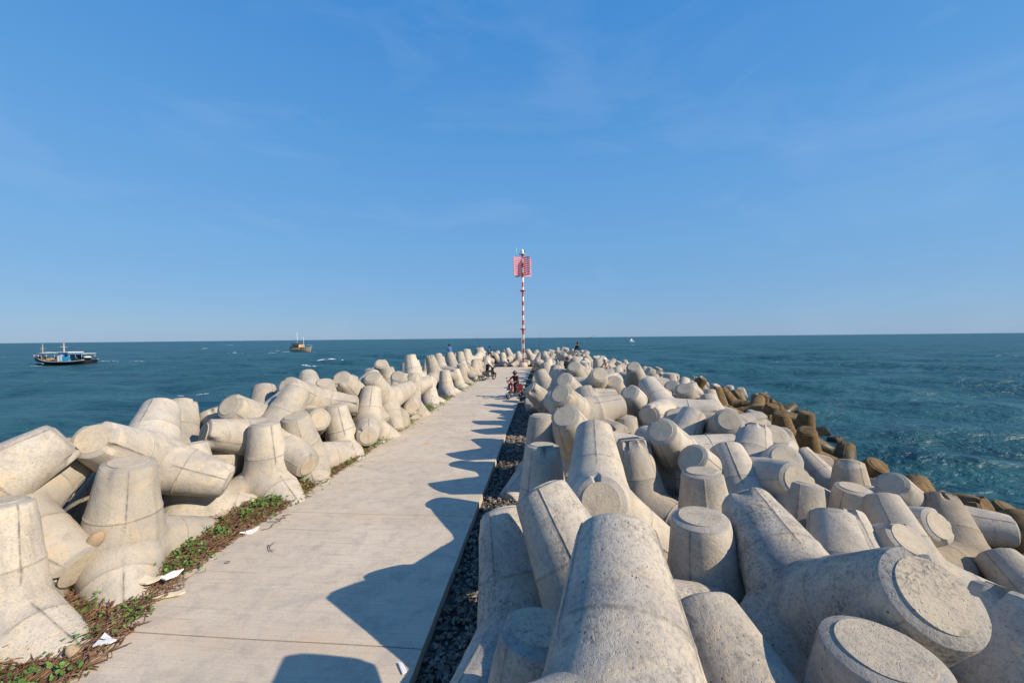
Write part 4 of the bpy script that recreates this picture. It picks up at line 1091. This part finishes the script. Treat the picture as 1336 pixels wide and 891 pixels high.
# ------------------------------------------------------------------ litter, stones, twig
M_FOAMW = simple('white_foam_board', (.78, .78, .75), .8, var=.06); M_FOAMC = simple('cream_foam_board', (.70, .60, .42), .85, var=.1)
def scrap(name, label, cat, px, py, outline, mat, z=.03, rz=0, curl=.05, th=.018):
    p = onz(px, py, z); m = MB(); n = len(outline); cx = sum(a for a, b in outline) / n; cy = sum(b for a, b in outline) / n
    ring = []
    for i in range(n):                                # subdivide the outline so that edges look torn
        a, b = outline[i], outline[(i + 1) % n]
        for k in range(4):
            t_ = k / 4; x, y = a[0] + (b[0] - a[0]) * t_, a[1] + (b[1] - a[1]) * t_
            ring.append((x + noise.noise((x * 30, y * 30, px)) * .008, y + noise.noise((x * 30, y * 30, py + 9)) * .008))
    def h(x, y): return curl * ((x - cx) / .15) ** 2 * .5 + noise.noise((x * 7, y * 7, px)) * curl * .5
    N = len(ring); mid = [((x + cx) / 2, (y + cy) / 2) for x, y in ring]
    top = [(x, y, h(x, y) + th) for x, y in ring] + [(x, y, h(x, y) + th + .003) for x, y in mid] + [(cx, cy, h(cx, cy) + th + .003)]
    bot = [(x, y, z_ - th) for x, y, z_ in top]
    f = []
    for i in range(N):
        j = (i + 1) % N; f += [(i, j, N + j, N + i), (N + i, N + j, 2 * N)]
    B = 2 * N + 1
    m.add(top + bot, f + [tuple(reversed([q + B for q in g])) for g in f] + [(i, i + B, (i + 1) % N + B, (i + 1) % N) for i in range(N)])
    o = m.build(name, mat); o.location = p; o.rotation_euler = (rad(4), rad(-3), rz); tag(o, label, cat); return o
scrap('foam_scrap', 'cream broken foam board lying on the vines beside a white piece', 'litter', 196, 757, [(-.13, -.06), (.02, -.09), (.15, -.03), (.12, .06), (.03, .03), (-.12, .09)], M_FOAMC, .15, .2)
scrap('foam_scrap', 'white jagged foam scrap on the vines touching a cream piece', 'litter', 222, 751, [(-.12, -.02), (-.02, -.09), (.10, -.04), (.14, .05), (.02, .07), (-.05, .03)], M_FOAMW, .15, .5)
scrap('foam_scrap', 'flat cream foam strip alone on the bare slab edge', 'litter', 224, 776, [(-.19, -.05), (.12, -.04), (.17, .0), (.13, .05), (-.05, .04)], M_FOAMC, .03, .25, .015)
scrap('foam_scrap', 'white triangular foam sheet nearest the camera at the vine edge', 'litter', 134, 838, [(-.11, .08), (-.04, -.07), (.12, .0), (.14, .05)], M_FOAMW, .07, -.2, .03)
scrap('foam_scrap', 'white curled scrap farther up the slab where vine strip narrows', 'litter', 326, 694, [(-.14, -.05), (.05, -.06), (.12, .0), (.11, .12), (.06, .05), (-.08, .03)], M_FOAMW, .014, .3, .06)
scrap('paper_scrap', 'small white scrap in shade at the right slab edge', 'litter', 524, 872, [(-.09, .03), (.06, -.04), (.08, .0), (-.04, .05)], M_FOAMW, .012, -.5, .02, .008)
scrap('paper_scrap', 'white scrap by green vine clump beyond the third slab joint', 'litter', 495, 577.5, [(-.17, -.05), (.15, -.06), (.18, .03), (-.1, .07)], M_FOAMW, .012, .1, .03)
scrap('fallen_leaf', 'yellow fallen leaf in the middle of the sunny path', 'leaf', 556, 579, [(-.10, -.02), (.0, -.06), (.11, -.01), (.04, .06), (-.06, .05)], simple('yellow_leaf', (.62, .38, .07), .7), .012, .4, .03, .006)
def stone(label, p, s, mat, seed):
    rr = random.Random(seed); m = MB(); m.ball((0, 0, 0), s, 14, 10)
    m.v = [tuple(Vector(v) * (1 + .22 * noise.noise(Vector(v) * 6 + Vector((seed, 0, 0))))) for v in m.v]
    o = m.build('stone', mat); o.location = p; o.rotation_euler = (rr.random(), rr.random(), rr.random() * 3); tag(o, label, 'stone')
M_STONE = concrete('sandstone', (.46, .33, .2), False)
stone('tan stone wedged between two tetrapods above the vines', at_px(124, 704, 5.35), (.085, .07, .125), M_STONE, 3)
stone('small pale stone lying among dry stems near the slab', onz(96, 850, .07), (.09, .06, .05), M_STONE, 8)
p = onz(353, 715, .02); m = MB()
m.tube([(-.12, .1, .0), (-.03, .02, .02), (.05, -.08, .01), (.12, -.1, .0)], [.006, .007, .006, .004], 5, True); m.tube([(-.03, .02, .02), (-.02, .12, .03), (-.05, .18, .02)], [.005, .004, .003], 5); m.tube([(.05, -.08, .01), (.13, -.05, .02)], [.004, .002], 5)
o = m.build('twig', simple('twig_bark', (.12, .075, .045), .9)); o.location = p; tag(o, 'dry forked twig lying on the bare slab', 'twig')
